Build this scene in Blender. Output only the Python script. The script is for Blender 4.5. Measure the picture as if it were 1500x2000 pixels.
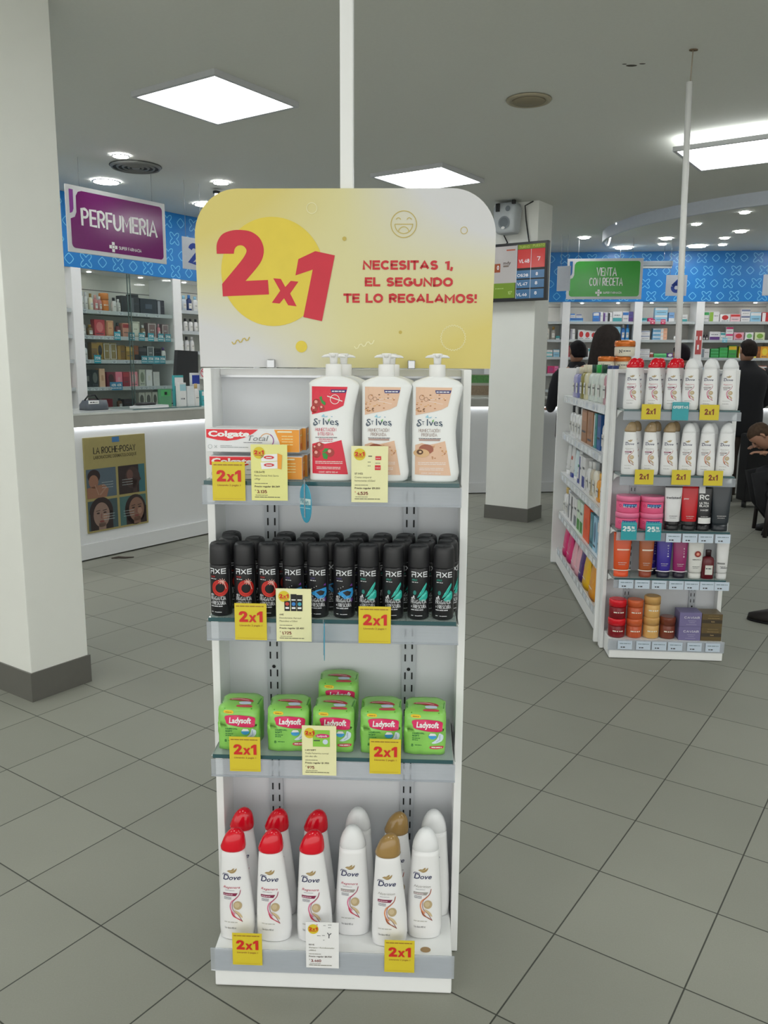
import bpy, bmesh, math, random
from mathutils import Vector, Matrix
S = bpy.context.scene
for o in list(bpy.data.objects): bpy.data.objects.remove(o, do_unlink=True)
COL = S.collection
PI = math.pi; D2R = PI/180

# ---------------- camera, world, exposure ----------------
CAM_H = 1.457; FPX = 1595.8; PITCH = 0.177903; ROLL = 0.0067415; YAW = -0.604811
cam = bpy.data.cameras.new('camera'); co = bpy.data.objects.new('camera', cam); COL.objects.link(co)
fw = Vector((0, math.cos(PITCH), -math.sin(PITCH))); rt = Vector((1, 0, 0)); up = rt.cross(fw)
r2 = math.cos(ROLL)*rt + math.sin(ROLL)*up; u2 = -math.sin(ROLL)*rt + math.cos(ROLL)*up
m = Matrix((r2, u2, -fw)).transposed().to_4x4(); m.translation = Vector((0, 0, CAM_H)); co.matrix_world = m
cam.sensor_fit = 'HORIZONTAL'; cam.sensor_width = 36; cam.lens = 36*FPX/1500; cam.clip_start = .05; cam.clip_end = 60
S.camera = co
PANEL_E = 10.5; DOWN_E = 42.0; SKY_E = 3.1
w = bpy.data.worlds.new('daylight'); S.world = w; w.use_nodes = True
wn = w.node_tree.nodes; bgn = wn['Background']; bgn.inputs[1].default_value = SKY_E
tcw = wn.new('ShaderNodeTexCoord'); sep = wn.new('ShaderNodeSeparateXYZ'); rmp = wn.new('ShaderNodeValToRGB')
w.node_tree.links.new(tcw.outputs['Generated'], sep.inputs[0]); w.node_tree.links.new(sep.outputs['Z'], rmp.inputs[0])
rmp.color_ramp.elements[0].color = (.55, .55, .52, 1); rmp.color_ramp.elements[1].color = (1, 1, 1, 1)
w.node_tree.links.new(rmp.outputs[0], bgn.inputs[0])
S.view_settings.view_transform = 'Standard'; S.view_settings.look = 'None'; S.view_settings.gamma = 1
S.view_settings.use_curve_mapping = False; S.view_settings.exposure = 0.0

# ---------------- materials ----------------
MATS = {}
K = 1.14
def lin(c):
    c /= 255.0
    return c/12.92 if c <= .04045 else ((c+.055)/1.055)**2.4
def rgb(c, k=None):
    k = K if k is None else k
    return tuple(min(.86, lin(x)*k) for x in c)
def M(c, rough=.5, metal=0.0, k=None, noise=.05, scale=30, emit=0, alpha=1, spec=.5, bump=0):
    key = (tuple(c), rough, metal, k, noise, scale, emit, alpha, spec, bump)
    if key in MATS: return MATS[key]
    mt = bpy.data.materials.new('surface'); mt.use_nodes = True; nt = mt.node_tree; n = nt.nodes; l = nt.links
    b = n['Principled BSDF']; col = rgb(c, k)
    tc = n.new('ShaderNodeTexCoord'); nz = n.new('ShaderNodeTexNoise'); nz.inputs['Scale'].default_value = scale; nz.inputs['Detail'].default_value = 2
    mx = n.new('ShaderNodeMix'); mx.data_type = 'RGBA'
    l.new(tc.outputs['Object'], nz.inputs['Vector']); l.new(nz.outputs['Fac'], mx.inputs[0])
    mx.inputs[6].default_value = (*[x*(1-noise) for x in col], 1); mx.inputs[7].default_value = (*[min(.9, x*(1+noise)) for x in col], 1)
    l.new(mx.outputs[2], b.inputs['Base Color'])
    b.inputs['Roughness'].default_value = rough; b.inputs['Metallic'].default_value = metal
    b.inputs['Specular IOR Level'].default_value = spec
    if emit:
        b.inputs['Emission Strength'].default_value = emit; b.inputs['Emission Color'].default_value = (*col, 1)
    if bump:
        bp = n.new('ShaderNodeBump'); bp.inputs['Strength'].default_value = bump; bp.inputs['Distance'].default_value = .002
        l.new(nz.outputs['Fac'], bp.inputs['Height']); l.new(bp.outputs[0], b.inputs['Normal'])
    MATS[key] = mt
    return mt
def clear(name, tint, opacity, rough=.08, gloss=.5):
    """see-through plastic or glass sheet: transparency mixed with a tinted body and a reflection"""
    if name in MATS: return MATS[name]
    mt = bpy.data.materials.new(name); mt.use_nodes = True; nt = mt.node_tree; n = nt.nodes; l = nt.links
    out = n['Material Output']; n.remove(n['Principled BSDF'])
    tr = n.new('ShaderNodeBsdfTransparent'); tr.inputs[0].default_value = (*[min(1, lin(x)*1.0) for x in tint[0]], 1)
    df = n.new('ShaderNodeBsdfDiffuse'); df.inputs[0].default_value = (*rgb(tint[1]), 1)
    gl = n.new('ShaderNodeBsdfGlossy'); gl.inputs['Roughness'].default_value = rough
    nz = n.new('ShaderNodeTexNoise'); nz.inputs['Scale'].default_value = 12
    mr = n.new('ShaderNodeMapRange'); mr.inputs[3].default_value = opacity*.95; mr.inputs[4].default_value = min(1, opacity*1.05); l.new(nz.outputs['Fac'], mr.inputs[0])
    m1 = n.new('ShaderNodeMixShader'); l.new(mr.outputs[0], m1.inputs[0]); l.new(tr.outputs[0], m1.inputs[1]); l.new(df.outputs[0], m1.inputs[2])
    fr = n.new('ShaderNodeFresnel'); fr.inputs[0].default_value = 1.35
    mu = n.new('ShaderNodeMath'); mu.operation = 'MULTIPLY'; mu.inputs[1].default_value = gloss; l.new(fr.outputs[0], mu.inputs[0])
    m2 = n.new('ShaderNodeMixShader'); l.new(mu.outputs[0], m2.inputs[0]); l.new(m1.outputs[0], m2.inputs[1]); l.new(gl.outputs[0], m2.inputs[2])
    l.new(m2.outputs[0], out.inputs[0]); MATS[name] = mt
    return mt
def glow(name, c, e):
    if name in MATS: return MATS[name]
    mt = bpy.data.materials.new(name); mt.use_nodes = True; n = mt.node_tree.nodes; n.remove(n['Principled BSDF'])
    em = n.new('ShaderNodeEmission'); em.inputs[0].default_value = (*c, 1); em.inputs[1].default_value = e
    mt.node_tree.links.new(em.outputs[0], n['Material Output'].inputs[0]); MATS[name] = mt
    return mt
WHITE = M((206, 208, 212), .38, k=1.38, noise=.015); WALLW = M((200, 203, 200), .6, k=1.35, noise=.02, scale=3)
BLACK = M((22, 22, 25), .35); STEEL = M((170, 172, 175), .25, 1.0)
PLEXI = clear('clear_plastic', ((246, 248, 250), (196, 201, 208)), .34, .12, .7)
GLASSM = clear('shelf_glass', ((246, 251, 249), (196, 212, 210)), .34, .05, .6)
DOORG = clear('door_glass', ((251, 254, 253), (120, 140, 140)), .03, .02, .35)
EDGEG = M((52, 84, 88), .15)
YEL = M((206, 186, 44), .5); RED = M((196, 38, 32), .5); INK = M((60, 60, 66), .6)
PALE = M((222, 220, 172), .55); PAPER = M((226, 228, 226), .55)

# ---------------- geometry builder ----------------
_txt = {}
def text_tris(s, bold, shear):
    k = (s, bold, shear)
    if k in _txt: return _txt[k]
    cu = bpy.data.curves.new('lettering', 'FONT'); cu.body = s; cu.size = 1; cu.offset = bold; cu.shear = shear; cu.resolution_u = 2
    ob = bpy.data.objects.new('lettering', cu); me = bpy.data.meshes.new_from_object(ob)
    me.calc_loop_triangles()
    vs = [(v.co.x, v.co.y) for v in me.vertices]; ts = [tuple(t.vertices) for t in me.loop_triangles]
    bpy.data.objects.remove(ob); bpy.data.curves.remove(cu); bpy.data.meshes.remove(me)
    _txt[k] = (vs, ts)
    return _txt[k]
CAPH = max(v[1] for v in text_tris('H', 0, 0)[0])
def flat(y0=0.0, lift=.0004):
    return lambda u, v, h: (u, y0 - h*lift - .0002, v)
def cyl(R, cx=0, cy=0, lift=.0003):
    def f(u, v, h):
        r = R + .0002 + h*lift; a = u/R
        return (cx + r*math.sin(a), cy - r*math.cos(a), v)
    return f
def topmap(z0, lift=.0004):
    return lambda u, v, h: (u, v, z0 + h*lift)
def _el(cx, cy, rx, ry, a0, a1, n=10): return [(cx+rx*math.cos((a0+(a1-a0)*i/n)*D2R), cy+ry*math.sin((a0+(a1-a0)*i/n)*D2R)) for i in range(n+1)]
_P = [(0, 0), (0, 1), (.5, 1)] + _el(.5, .735, .5, .265, 90, -90, 8) + [(0, .47)]
GLYPH = {   # width, strokes of a plain sans capital alphabet on a unit box
 'A': (.9, [[(0, 0), (.5, 1), (1, 0)], [(.18, .3), (.82, .3)]]), 'B': (.72, [[(0, 0), (0, 1), (.5, 1)]+_el(.5, .76, .42, .24, 90, -90, 8)+[(0, .52)], [(.4, .52)]+_el(.55, .26, .45, .26, 90, -90, 8)+[(0, 0)]]),
 'C': (.8, [_el(.55, .5, .55, .5, 42, 318, 14)]), 'D': (.8, [[(0, 0), (0, 1), (.4, 1)]+_el(.4, .5, .6, .5, 90, -90, 12)+[(0, 0)]]),
 'E': (.62, [[(1, 1), (0, 1), (0, 0), (1, 0)], [(0, .51), (.88, .51)]]), 'F': (.6, [[(1, 1), (0, 1), (0, 0)], [(0, .5), (.88, .5)]]),
 'G': (.85, [_el(.53, .5, .53, .5, 45, 345, 15)+[(1, .45), (.58, .45)]]), 'H': (.78, [[(0, 0), (0, 1)], [(1, 0), (1, 1)], [(0, .5), (1, .5)]]), 'I': (.02, [[(0, 0), (0, 1)]]),
 'J': (.5, [[(1, 1), (1, .3)]+_el(.5, .3, .5, .3, 0, -160, 8)]), 'K': (.72, [[(0, 0), (0, 1)], [(1, 1), (.02, .4)], [(.3, .6), (1, 0)]]), 'L': (.58, [[(0, 1), (0, 0), (1, 0)]]),
 'M': (.95, [[(0, 0), (0, 1), (.5, .3), (1, 1), (1, 0)]]), 'N': (.8, [[(0, 0), (0, 1), (1, 0), (1, 1)]]), 'O': (.9, [_el(.5, .5, .5, .5, 0, 360, 22)]), 'P': (.68, [_P]),
 'R': (.7, [_P, [(.45, .47), (1, 0)]]), 'S': (.66, [_el(.52, .745, .48, .255, 25, 260, 9)[:-1]+_el(.48, .255, .52, .255, 80, -155, 9)]), 'T': (.72, [[(0, 1), (1, 1)], [(.5, 1), (.5, 0)]]),
 'U': (.78, [[(0, 1), (0, .4)]+_el(.5, .4, .5, .4, 180, 360, 10)+[(1, 1)]]), 'V': (.85, [[(0, 1), (.5, 0), (1, 1)]]), 'W': (1.2, [[(0, 1), (.25, 0), (.5, .9), (.75, 0), (1, 1)]]), 'X': (.8, [[(0, 0), (1, 1)], [(0, 1), (1, 0)]]), 'Y': (.8, [[(0, 1), (.5, .45), (1, 1)], [(.5, .45), (.5, 0)]]), 'Z': (.7, [[(0, 1), (1, 1), (0, 0), (1, 0)]]),
 '0': (.7, [_el(.5, .5, .5, .5, 0, 360, 20)]), '1': (.36, [[(0, .8), (1, 1), (1, 0)]]), '2': (.66, [_el(.5, .7, .5, .3, 165, -25, 9)+[(0, 0), (1, 0)]]), '3': (.64, [_el(.45, .75, .5, .25, 150, -90, 9), _el(.45, .27, .55, .27, 90, -150, 9)]),
 '4': (.75, [[(.75, 0), (.75, 1), (0, .3), (1, .3)]]), '5': (.66, [[(.95, 1), (.15, 1), (.1, .55)]+_el(.45, .32, .55, .32, 110, -150, 10)]), '6': (.68, [[(.8, 1), (.15, .55)]+_el(.5, .32, .5, .32, 160, -200, 16)]), '7': (.62, [[(0, 1), (1, 1), (.35, 0)]]),
 '8': (.66, [_el(.5, .77, .42, .23, 0, 360, 14), _el(.5, .27, .5, .27, 0, 360, 14)]), '9': (.68, [_el(.5, .68, .5, .32, 0, 360, 16), [(.95, .55), (.25, 0)]]),
 'x': (.55, [[(0, 0), (1, .62)], [(0, .62), (1, 0)]]), '.': (.02, [[(0, -.02), (0, .06)]]), ',': (.06, [[(.8, .08), (0, -.14)]]), '!': (.02, [[(0, 1.12), (0, .42)], [(0, -.1), (0, .1)]]), '+': (.5, [[(0, .45), (1, .45)], [(.5, .2), (.5, .7)]]), '-': (.35, [[(0, .42), (1, .42)]]), '·': (.02, [[(0, .42), (0, .52)]]),
 'Ó': (.9, [_el(.5, .5, .5, .5, 0, 360, 22), [(.4, 1.16), (.65, 1.3)]]), ' ': (.28, []), '%': (.8, [[(0, 0), (1, 1)], _el(.2, .8, .2, .2, 0, 360, 10), _el(.8, .2, .2, .2, 0, 360, 10)]), '$': (.5, [_el(.52, .7, .42, .2, 25, 260, 9)[:-1]+_el(.48, .28, .42, .2, 80, -155, 9), [(.5, -.05), (.5, 1.05)]]), '/': (.4, [[(0, 0), (1, 1)]]), '°': (.25, [_el(.5, .85, .5, .14, 0, 360, 10)]),
 'Å': (.85, [[(-.12, 1), (1, 1), (1, 0)], [(0, 0), (0, .5), (1, .5)]]), 'Ē': (.8, [[(1, 1), (0, 1), (0, 0), (1, 0)], [(0, .5), (.95, .5)]]), 'Х': (1.0, [[(0, 0), (1, 1)], [(0, 1), (1, 0)]]),
}
class G:
    def __init__(s): s.v = []; s.f = []; s.m = []; s.sm = []; s.mats = []
    def mi(s, mat):
        if mat not in s.mats: s.mats.append(mat)
        return s.mats.index(mat)
    def add(s, vs, fs, mat, smooth=False):
        b = len(s.v); s.v += [tuple(v) for v in vs]; i = s.mi(mat)
        for f in fs: s.f.append(tuple(b+k for k in f)); s.m.append(i); s.sm.append(smooth)
        return s
    def box(s, x0, x1, y0, y1, z0, z1, mat, c=0.0):
        if x1 < x0: x0, x1 = x1, x0
        if y1 < y0: y0, y1 = y1, y0
        if z1 < z0: z0, z1 = z1, z0
        if c <= 0:
            v = [(x, y, z) for z in (z0, z1) for x, y in ((x0, y0), (x1, y0), (x1, y1), (x0, y1))]
            return s.add(v, [(3, 2, 1, 0), (4, 5, 6, 7), (0, 1, 5, 4), (1, 2, 6, 5), (2, 3, 7, 6), (3, 0, 4, 7)], mat)
        bm = bmesh.new(); bmesh.ops.create_cube(bm, size=1)
        for v in bm.verts: v.co = Vector(((x0+x1)/2 + v.co.x*(x1-x0), (y0+y1)/2 + v.co.y*(y1-y0), (z0+z1)/2 + v.co.z*(z1-z0)))
        bmesh.ops.bevel(bm, geom=bm.edges[:], offset=c, segments=2, affect='EDGES', profile=.6)
        bm.verts.index_update(); s.add([v.co[:] for v in bm.verts], [[v.index for v in f.verts] for f in bm.faces], mat); bm.free()
        return s
    def loft(s, rings, mat, N=28, smooth=True, cap=True):
        """rings: (z, rx, ry, n, cx, cy) superellipse sections"""
        vs = []
        for r in rings:
            z, rx, ry = r[:3]; n = r[3] if len(r) > 3 else 2; cx = r[4] if len(r) > 4 else 0; cy = r[5] if len(r) > 5 else 0
            for k in range(N):
                a = 2*PI*(k+.5)/N; ca, sa = math.cos(a), math.sin(a)
                vs.append((cx + rx*math.copysign(abs(ca)**(2/n), ca), cy + ry*math.copysign(abs(sa)**(2/n), sa), z))
        fs = [(j*N+k, j*N+(k+1) % N, (j+1)*N+(k+1) % N, (j+1)*N+k) for j in range(len(rings)-1) for k in range(N)]
        s.add(vs, fs, mat, smooth)
        if cap:
            b = len(s.v)-len(vs); i = s.mi(mat)
            s.f.append(tuple(b+k for k in reversed(range(N)))); s.m.append(i); s.sm.append(False)
            s.f.append(tuple(b+(len(rings)-1)*N+k for k in range(N))); s.m.append(i); s.sm.append(False)
        return s
    def tube(s, pts, r, mat, n=10, smooth=True):
        pts = [Vector(p) for p in pts]; vs = []; pa = None
        for i, p in enumerate(pts):
            t = (pts[min(i+1, len(pts)-1)]-pts[max(i-1, 0)]).normalized()
            if pa is None: a = t.cross(Vector((0, 0, 1))) if abs(t.z) < .95 else t.cross(Vector((1, 0, 0)))
            else: a = pa - t*pa.dot(t)      # carry the frame along the bend
            a.normalize(); pa = a; b = t.cross(a)
            rr = r[i] if isinstance(r, (list, tuple)) else r
            vs += [tuple(p + rr*(math.cos(2*PI*k/n)*a + math.sin(2*PI*k/n)*b)) for k in range(n)]
        fs = [(j*n+k, j*n+(k+1) % n, (j+1)*n+(k+1) % n, (j+1)*n+k) for j in range(len(pts)-1) for k in range(n)]
        fs += [tuple(reversed(range(n))), tuple((len(pts)-1)*n+k for k in range(n))]
        return s.add(vs, fs, mat, smooth)
    def tris(s, vs, ts, mat, mp, h, lim=None):
        vs = list(vs)
        if lim:
            out = []; st = list(ts); mid = {}
            def md(a, b):
                k = (min(a, b), max(a, b))
                if k not in mid: mid[k] = len(vs); vs.append(((vs[a][0]+vs[b][0])/2, (vs[a][1]+vs[b][1])/2))
                return mid[k]
            while st:
                a, b, c = st.pop()
                e = sorted([(abs(vs[p][0]-vs[q][0]) + .25*abs(vs[p][1]-vs[q][1]), p, q, o) for p, q, o in ((a, b, c), (b, c, a), (c, a, b))])[-1]
                if e[0] > lim and len(out) < 6000:
                    k = md(e[1], e[2]); st += [(e[1], k, e[3]), (k, e[2], e[3])]
                else: out.append((a, b, c))
            ts = out
        return s.add([mp(u, v, h) for u, v in vs], ts, mat)
    def poly(s, pts, mat, mp, h=1, lim=None):
        from mathutils.geometry import tessellate_polygon
        ts = tessellate_polygon([[Vector((p[0], p[1], 0)) for p in pts]])
        o = []
        for a, b, c in ts:
            ar = (pts[b][0]-pts[a][0])*(pts[c][1]-pts[a][1]) - (pts[c][0]-pts[a][0])*(pts[b][1]-pts[a][1])
            o.append((a, b, c) if ar > 0 else (a, c, b))
        return s.tris(pts, o, mat, mp, h, lim)
    def rect(s, u0, u1, v0, v1, mat, mp, h=1, lim=None):
        return s.tris([(u0, v0), (u1, v0), (u1, v1), (u0, v1)], [(0, 1, 2), (0, 2, 3)], mat, mp, h, lim)
    def disc(s, cu, cv, r, mat, mp, h=1, ry=None, n=24, lim=None, a0=0, a1=360):
        ry = ry or r
        return s.poly([(cu + r*math.cos((a0+(a1-a0)*k/n)*D2R), cv + ry*math.sin((a0+(a1-a0)*k/n)*D2R)) for k in range(n)], mat, mp, h, lim)
    def line(s, pts, w, mat, mp, h=1, closed=False):
        n = len(pts)
        L = []; R = []
        for i in range(n):
            a = pts[(i-1) % n] if closed or i > 0 else pts[i]; b = pts[(i+1) % n] if closed or i < n-1 else pts[i]
            dx, dy = b[0]-a[0], b[1]-a[1]; d = math.hypot(dx, dy) or 1
            ww = w[i] if isinstance(w, (list, tuple)) else w
            if closed or 0 < i < n-1:
                ax, ay, bx_, by_ = pts[i][0]-a[0], pts[i][1]-a[1], b[0]-pts[i][0], b[1]-pts[i][1]; q = math.hypot(ax, ay)*math.hypot(bx_, by_) or 1
                ww /= max(.75, math.sqrt(max(0, (1+(ax*bx_+ay*by_)/q)/2)))
            L.append((pts[i][0]-dy/d*ww/2, pts[i][1]+dx/d*ww/2)); R.append((pts[i][0]+dy/d*ww/2, pts[i][1]-dx/d*ww/2))
        vs = L+R; ts = []
        for i in range(n if closed else n-1):
            j = (i+1) % n; ts += [(i, n+i, n+j), (i, n+j, j)]
        return s.tris(vs, ts, mat, mp, h)
    def ring(s, cu, cv, r, w, mat, mp, h=1, n=28, a0=0, a1=360, ry=None):
        k = ry/r if ry else 1; full = abs(a1-a0) >= 360
        return s.line([(cu+r*math.cos((a0+(a1-a0)*i/n)*D2R), cv+k*r*math.sin((a0+(a1-a0)*i/n)*D2R)) for i in range(n if full else n+1)], w, mat, mp, h, closed=full)
    def text(s, t, u0, u1, v0, v1, mat, mp, h=1, bold=.015, shear=0, lim=None, align='l', font=False):
        if not font and all(c in GLYPH for c in t):
            H = v1-v0; th = .145+bold*2.6; gap = .12+th*.12
            Wt = sum(GLYPH[c][0]+th for c in t) + gap*(len(t)-1)*.55
            kx = (u1-u0)/(Wt*H) if u1 is not None else .8
            tw = th*H*max(.5, min(1.1, kx**.7 if kx < 1 else kx**.4)); x = u0
            if u1 is None and align == 'c': x -= Wt*H*kx/2
            for c in t:
                wd, st = GLYPH[c]; W_ = (wd+th)*H*kx; iw = max(0, W_-tw)
                for p in st:
                    q = [(x+tw/2+px_*iw+shear*py_*H, v0+tw/2+py_*(H-tw)) for px_, py_ in p]
                    # square ends: push open ends out by half a stroke where they run straight
                    if len(q) > 1 and c not in 'CGSO0368925ÓJU%°$!':
                        for e, nx in ((0, 1), (-1, -2)):
                            dx, dy = q[e][0]-q[nx][0], q[e][1]-q[nx][1]; d = math.hypot(dx, dy) or 1
                            if abs(dx)/d < .3 or abs(dy)/d < .3: q[e] = (q[e][0]+dx/d*tw/2, q[e][1]+dy/d*tw/2)
                    s.line(q, tw, mat, mp, h)
                x += W_ + gap*.55*H*kx
            return s
        vs, ts = text_tris(t, bold, shear)
        if not vs: return s
        a = min(v[0] for v in vs); b = max(v[0] for v in vs)
        ky = (v1-v0)/CAPH; kx = (u1-u0)/(b-a) if u1 is not None else ky
        if u1 is None and align == 'c': u0 -= (b-a)*kx/2
        return s.tris([(u0+(x-a)*kx, v0+y*ky) for x, y in vs], ts, mat, mp, h, lim)
    def two_for_one(s, u0, u1, v0, v1, mat, mp, h=1):
        H = v1-v0; k = (u1-u0)/2.02
        A = [(.0, .645), (.01, .80), (.09, .93), (.21, .985), (.345, 1.0), (.52, .975), (.65, .88), (.715, .74), (.70, .60), (.625, .47), (.43, .245), (.775, .245), (.775, .0), (.03, .0), (.03, .165), (.335, .50), (.42, .61), (.455, .70), (.43, .765), (.375, .79), (.31, .775), (.27, .73), (.255, .645)]
        X = [(.0, .0), (.22, .33), (.01, .66), (.22, .66), (.335, .475), (.45, .66), (.655, .66), (.445, .335), (.665, .0), (.45, .0), (.33, .19), (.215, .0)]
        I = [(.0, .60), (.0, .82), (.26, 1.0), (.48, 1.0), (.48, .0), (.215, .0), (.215, .715)]
        for pts, o_ in ((A, 0), (X, .83), (I, 1.54)): s.poly([(u0+(o_+a)*k, v0+b*H) for a, b in pts], mat, mp, h)
        return s
    def dashes(s, u0, u1, v, hh, mat, mp, h=1, seed=0, word=None):
        rd = random.Random(seed); x = u0; word = word or (u1-u0)/5
        while x < u1:
            L = min(word*(.35+rd.random()), u1-x)
            if L > word*.1: s.rect(x, x+L, v, v+hh, mat, mp, h)
            x += L + hh*.55
        return s
    def build(s, name, parent=None, loc=None, rz=0):
        me = bpy.data.meshes.new(name); me.from_pydata(s.v, [], s.f)
        for mt in s.mats: me.materials.append(mt)
        me.polygons.foreach_set('material_index', s.m); me.polygons.foreach_set('use_smooth', s.sm); me.update()
        o = bpy.data.objects.new(name, me); COL.objects.link(o)
        if parent: o.parent = parent
        if loc is not None: o.location = loc
        o.rotation_euler = (0, 0, rz)
        return o
def tag(o, label=None, cat=None, group=None, kind=None):
    if label: o['label'] = label
    if cat: o['category'] = cat
    if group: o['group'] = group
    if kind: o['kind'] = kind
    return o
def thing(name, label, cat, loc=(0, 0, 0), rz=0, group=None):
    o = bpy.data.objects.new(name, None); COL.objects.link(o); o.location = loc; o.rotation_euler = (0, 0, rz); o.empty_display_size = .05
    return tag(o, label, cat, group)
def dup(root, loc, rz, label=None, group=None):
    r = root.copy(); COL.objects.link(r); r.location = loc; r.rotation_euler = (0, 0, rz)
    for ch in [c for c in root.children]:
        c = ch.copy(); COL.objects.link(c); c.parent = r
        for g in [k for k in ch.children]:
            d = g.copy(); COL.objects.link(d); d.parent = c
    if label: r['label'] = label
    if group: r['group'] = group
    elif 'group' in r: del r['group']
    return r
class Frame:
    def __init__(s, x, y, ang): s.x, s.y, s.a = x, y, ang
    def at(s, x, y, z=0):
        c, d = math.cos(s.a), math.sin(s.a)
        return (s.x + c*x - d*y, s.y + d*x + c*y, z)
_protos = {}
def place(key, maker, loc, rz, label, group=None):
    """first use builds the thing, later ones copy it with its parts"""
    if key not in _protos:
        o = maker(); _protos[key] = o; o.location = loc; o.rotation_euler = (0, 0, rz); o['label'] = label
        if group: o['group'] = group
        elif 'group' in o: del o['group']
        return o
    return dup(_protos[key], loc, rz, label, group)
ORD = ['leftmost', 'second from left', 'third from left', 'fourth from left', 'fifth from left', 'sixth from left', 'seventh from left', 'eighth from left', 'ninth from left', 'tenth from left', 'eleventh from left', 'twelfth from left', 'thirteenth from left', 'fourteenth from left', 'fifteenth from left', 'sixteenth from left', 'seventeenth from left', 'eighteenth from left', 'nineteenth from left', 'twentieth from left']
D1 = Vector((math.cos(YAW), math.sin(YAW), 0)); D2 = Vector((-math.sin(YAW), math.cos(YAW), 0))
FL = Frame(*(D1*-6.44)[:2], math.atan2(D2.y, D2.x))        # left wall: x runs along it, +y goes into it
FB = Frame(2.167, 10.953, math.atan2(10.635-10.953, 4.777-2.167))   # back wall
F1 = Frame(-.108, 1.845, -2.2906*D2R)                      # front stand
F2 = Frame(1.4357, 4.0761, -4.18*D2R)                      # end cap of the second gondola
F3 = Frame(*F2.at(-.283, 0)[:2], F2.a - PI/2)              # its long left side
CEIL = 2.9

# ---------------- setting ----------------
def floor_mat():
    mt = bpy.data.materials.new('floor_tiles'); mt.use_nodes = True; nt = mt.node_tree; n = nt.nodes; l = nt.links; b = n['Principled BSDF']
    tc = n.new('ShaderNodeTexCoord'); mp = n.new('ShaderNodeMapping'); mp.vector_type = 'TEXTURE'
    T = .2264762*CAM_H
    mp.inputs['Location'].default_value = (-.320119*CAM_H, 1.191057*CAM_H, 0); mp.inputs['Rotation'].default_value = (0, 0, YAW); mp.inputs['Scale'].default_value = (T, T, 1)
    l.new(tc.outputs['Object'], mp.inputs[0])
    sp = n.new('ShaderNodeSeparateXYZ'); l.new(mp.outputs[0], sp.inputs[0])
    def mth(op, a, b=None):
        q = n.new('ShaderNodeMath'); q.operation = op
        for i, x in enumerate((a, b)):
            if x is None: continue
            if isinstance(x, (int, float)): q.inputs[i].default_value = x
            else: l.new(x, q.inputs[i])
        return q.outputs[0]
    ds = []
    for k in 'XY':
        fr = mth('FRACT', sp.outputs[k]); ds.append(mth('MINIMUM', fr, mth('SUBTRACT', 1.0, fr)))
    dm = mth('MINIMUM', ds[0], ds[1])
    g = n.new('ShaderNodeMapRange'); g.inputs[1].default_value = .0035; g.inputs[2].default_value = .0075; l.new(dm, g.inputs[0])
    fl = n.new('ShaderNodeVectorMath'); fl.operation = 'FLOOR'; l.new(mp.outputs[0], fl.inputs[0])
    wn_ = n.new('ShaderNodeTexWhiteNoise'); wn_.noise_dimensions = '2D'; l.new(fl.outputs[0], wn_.inputs[0])
    nz = n.new('ShaderNodeTexNoise'); nz.inputs['Scale'].default_value = 260; nz.inputs['Detail'].default_value = 3; l.new(tc.outputs['Object'], nz.inputs['Vector'])
    nz2 = n.new('ShaderNodeTexNoise'); nz2.inputs['Scale'].default_value = 1.7; nz2.inputs['Detail'].default_value = 4; l.new(tc.outputs['Object'], nz2.inputs['Vector'])
    val = mth('ADD', mth('MULTIPLY', wn_.outputs['Value'], .10), mth('ADD', mth('MULTIPLY', nz.outputs['Fac'], .16), mth('MULTIPLY', nz2.outputs['Fac'], .25)))
    val = mth('ADD', val, .74)
    c1 = n.new('ShaderNodeMix'); c1.data_type = 'RGBA'; c1.inputs[6].default_value = (.045, .048, .04, 1); l.new(g.outputs[0], c1.inputs[0])
    vm = n.new('ShaderNodeVectorMath'); vm.operation = 'SCALE'; vm.inputs[0].default_value = FLOORC; l.new(val, vm.inputs['Scale']); l.new(vm.outputs[0], c1.inputs[7])
    l.new(c1.outputs[2], b.inputs['Base Color'])
    rr = n.new('ShaderNodeMapRange'); rr.inputs[3].default_value = .55; rr.inputs[4].default_value = .7; l.new(nz2.outputs['Fac'], rr.inputs[0]); l.new(rr.outputs[0], b.inputs['Roughness'])
    b.inputs['Specular IOR Level'].default_value = .35
    bp = n.new('ShaderNodeBump'); bp.inputs['Strength'].default_value = .4; bp.inputs['Distance'].default_value = .002; l.new(g.outputs[0], bp.inputs['Height']); l.new(bp.outputs[0], b.inputs['Normal'])
    return mt
FLOORC = (.262, .265, .226)
g = G(); g.box(-11, 7.1, -3.6, 14, -.08, 0, floor_mat()); tag(g.build('floor'), kind='structure')
CEILM = M((214, 216, 209), .8, k=1.0, noise=.03, scale=60)
g = G(); g.box(-11, 7.1, -3.6, 14, CEIL, CEIL+.1, CEILM)
blot = M((70, 66, 58), .9)
for x, y, r in ((1.19, 4.30, .028), (1.235, 4.275, .016), (1.15, 4.28, .012)):
    g.disc(x, y, r, blot, lambda u, v, h: (u, v, CEIL-.0006), 1, ry=r*.5, n=10)
tag(g.build('ceiling'), kind='structure')
# walls: left (perfume) wall and back (prescription) wall meet behind the sign; right wall closes the room
bx = Vector(FB.at(0, 0)[:2]); bd = Vector((math.cos(FB.a), math.sin(FB.a)))
t_ = (-6.44 - bx.dot(D1.xy))/bd.dot(D1.xy); corner = bx + bd*t_
LEN_L = corner.dot(D2.xy)
g = G(); g.box(-3.5, LEN_L+.5, .5, .6, 0, CEIL, WALLW); tag(g.build('wall_left', loc=FL.at(0, 0), rz=FL.a), kind='structure')
g = G(); g.box(t_-.5, 5.0, .5, .6, 0, CEIL, WALLW); tag(g.build('wall_back', loc=FB.at(0, 0), rz=FB.a), kind='structure')
g = G(); g.box(7.0, 7.1, -3.6, 11.2, 0, CEIL, WALLW); tag(g.build('wall_right'), kind='structure')
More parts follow.
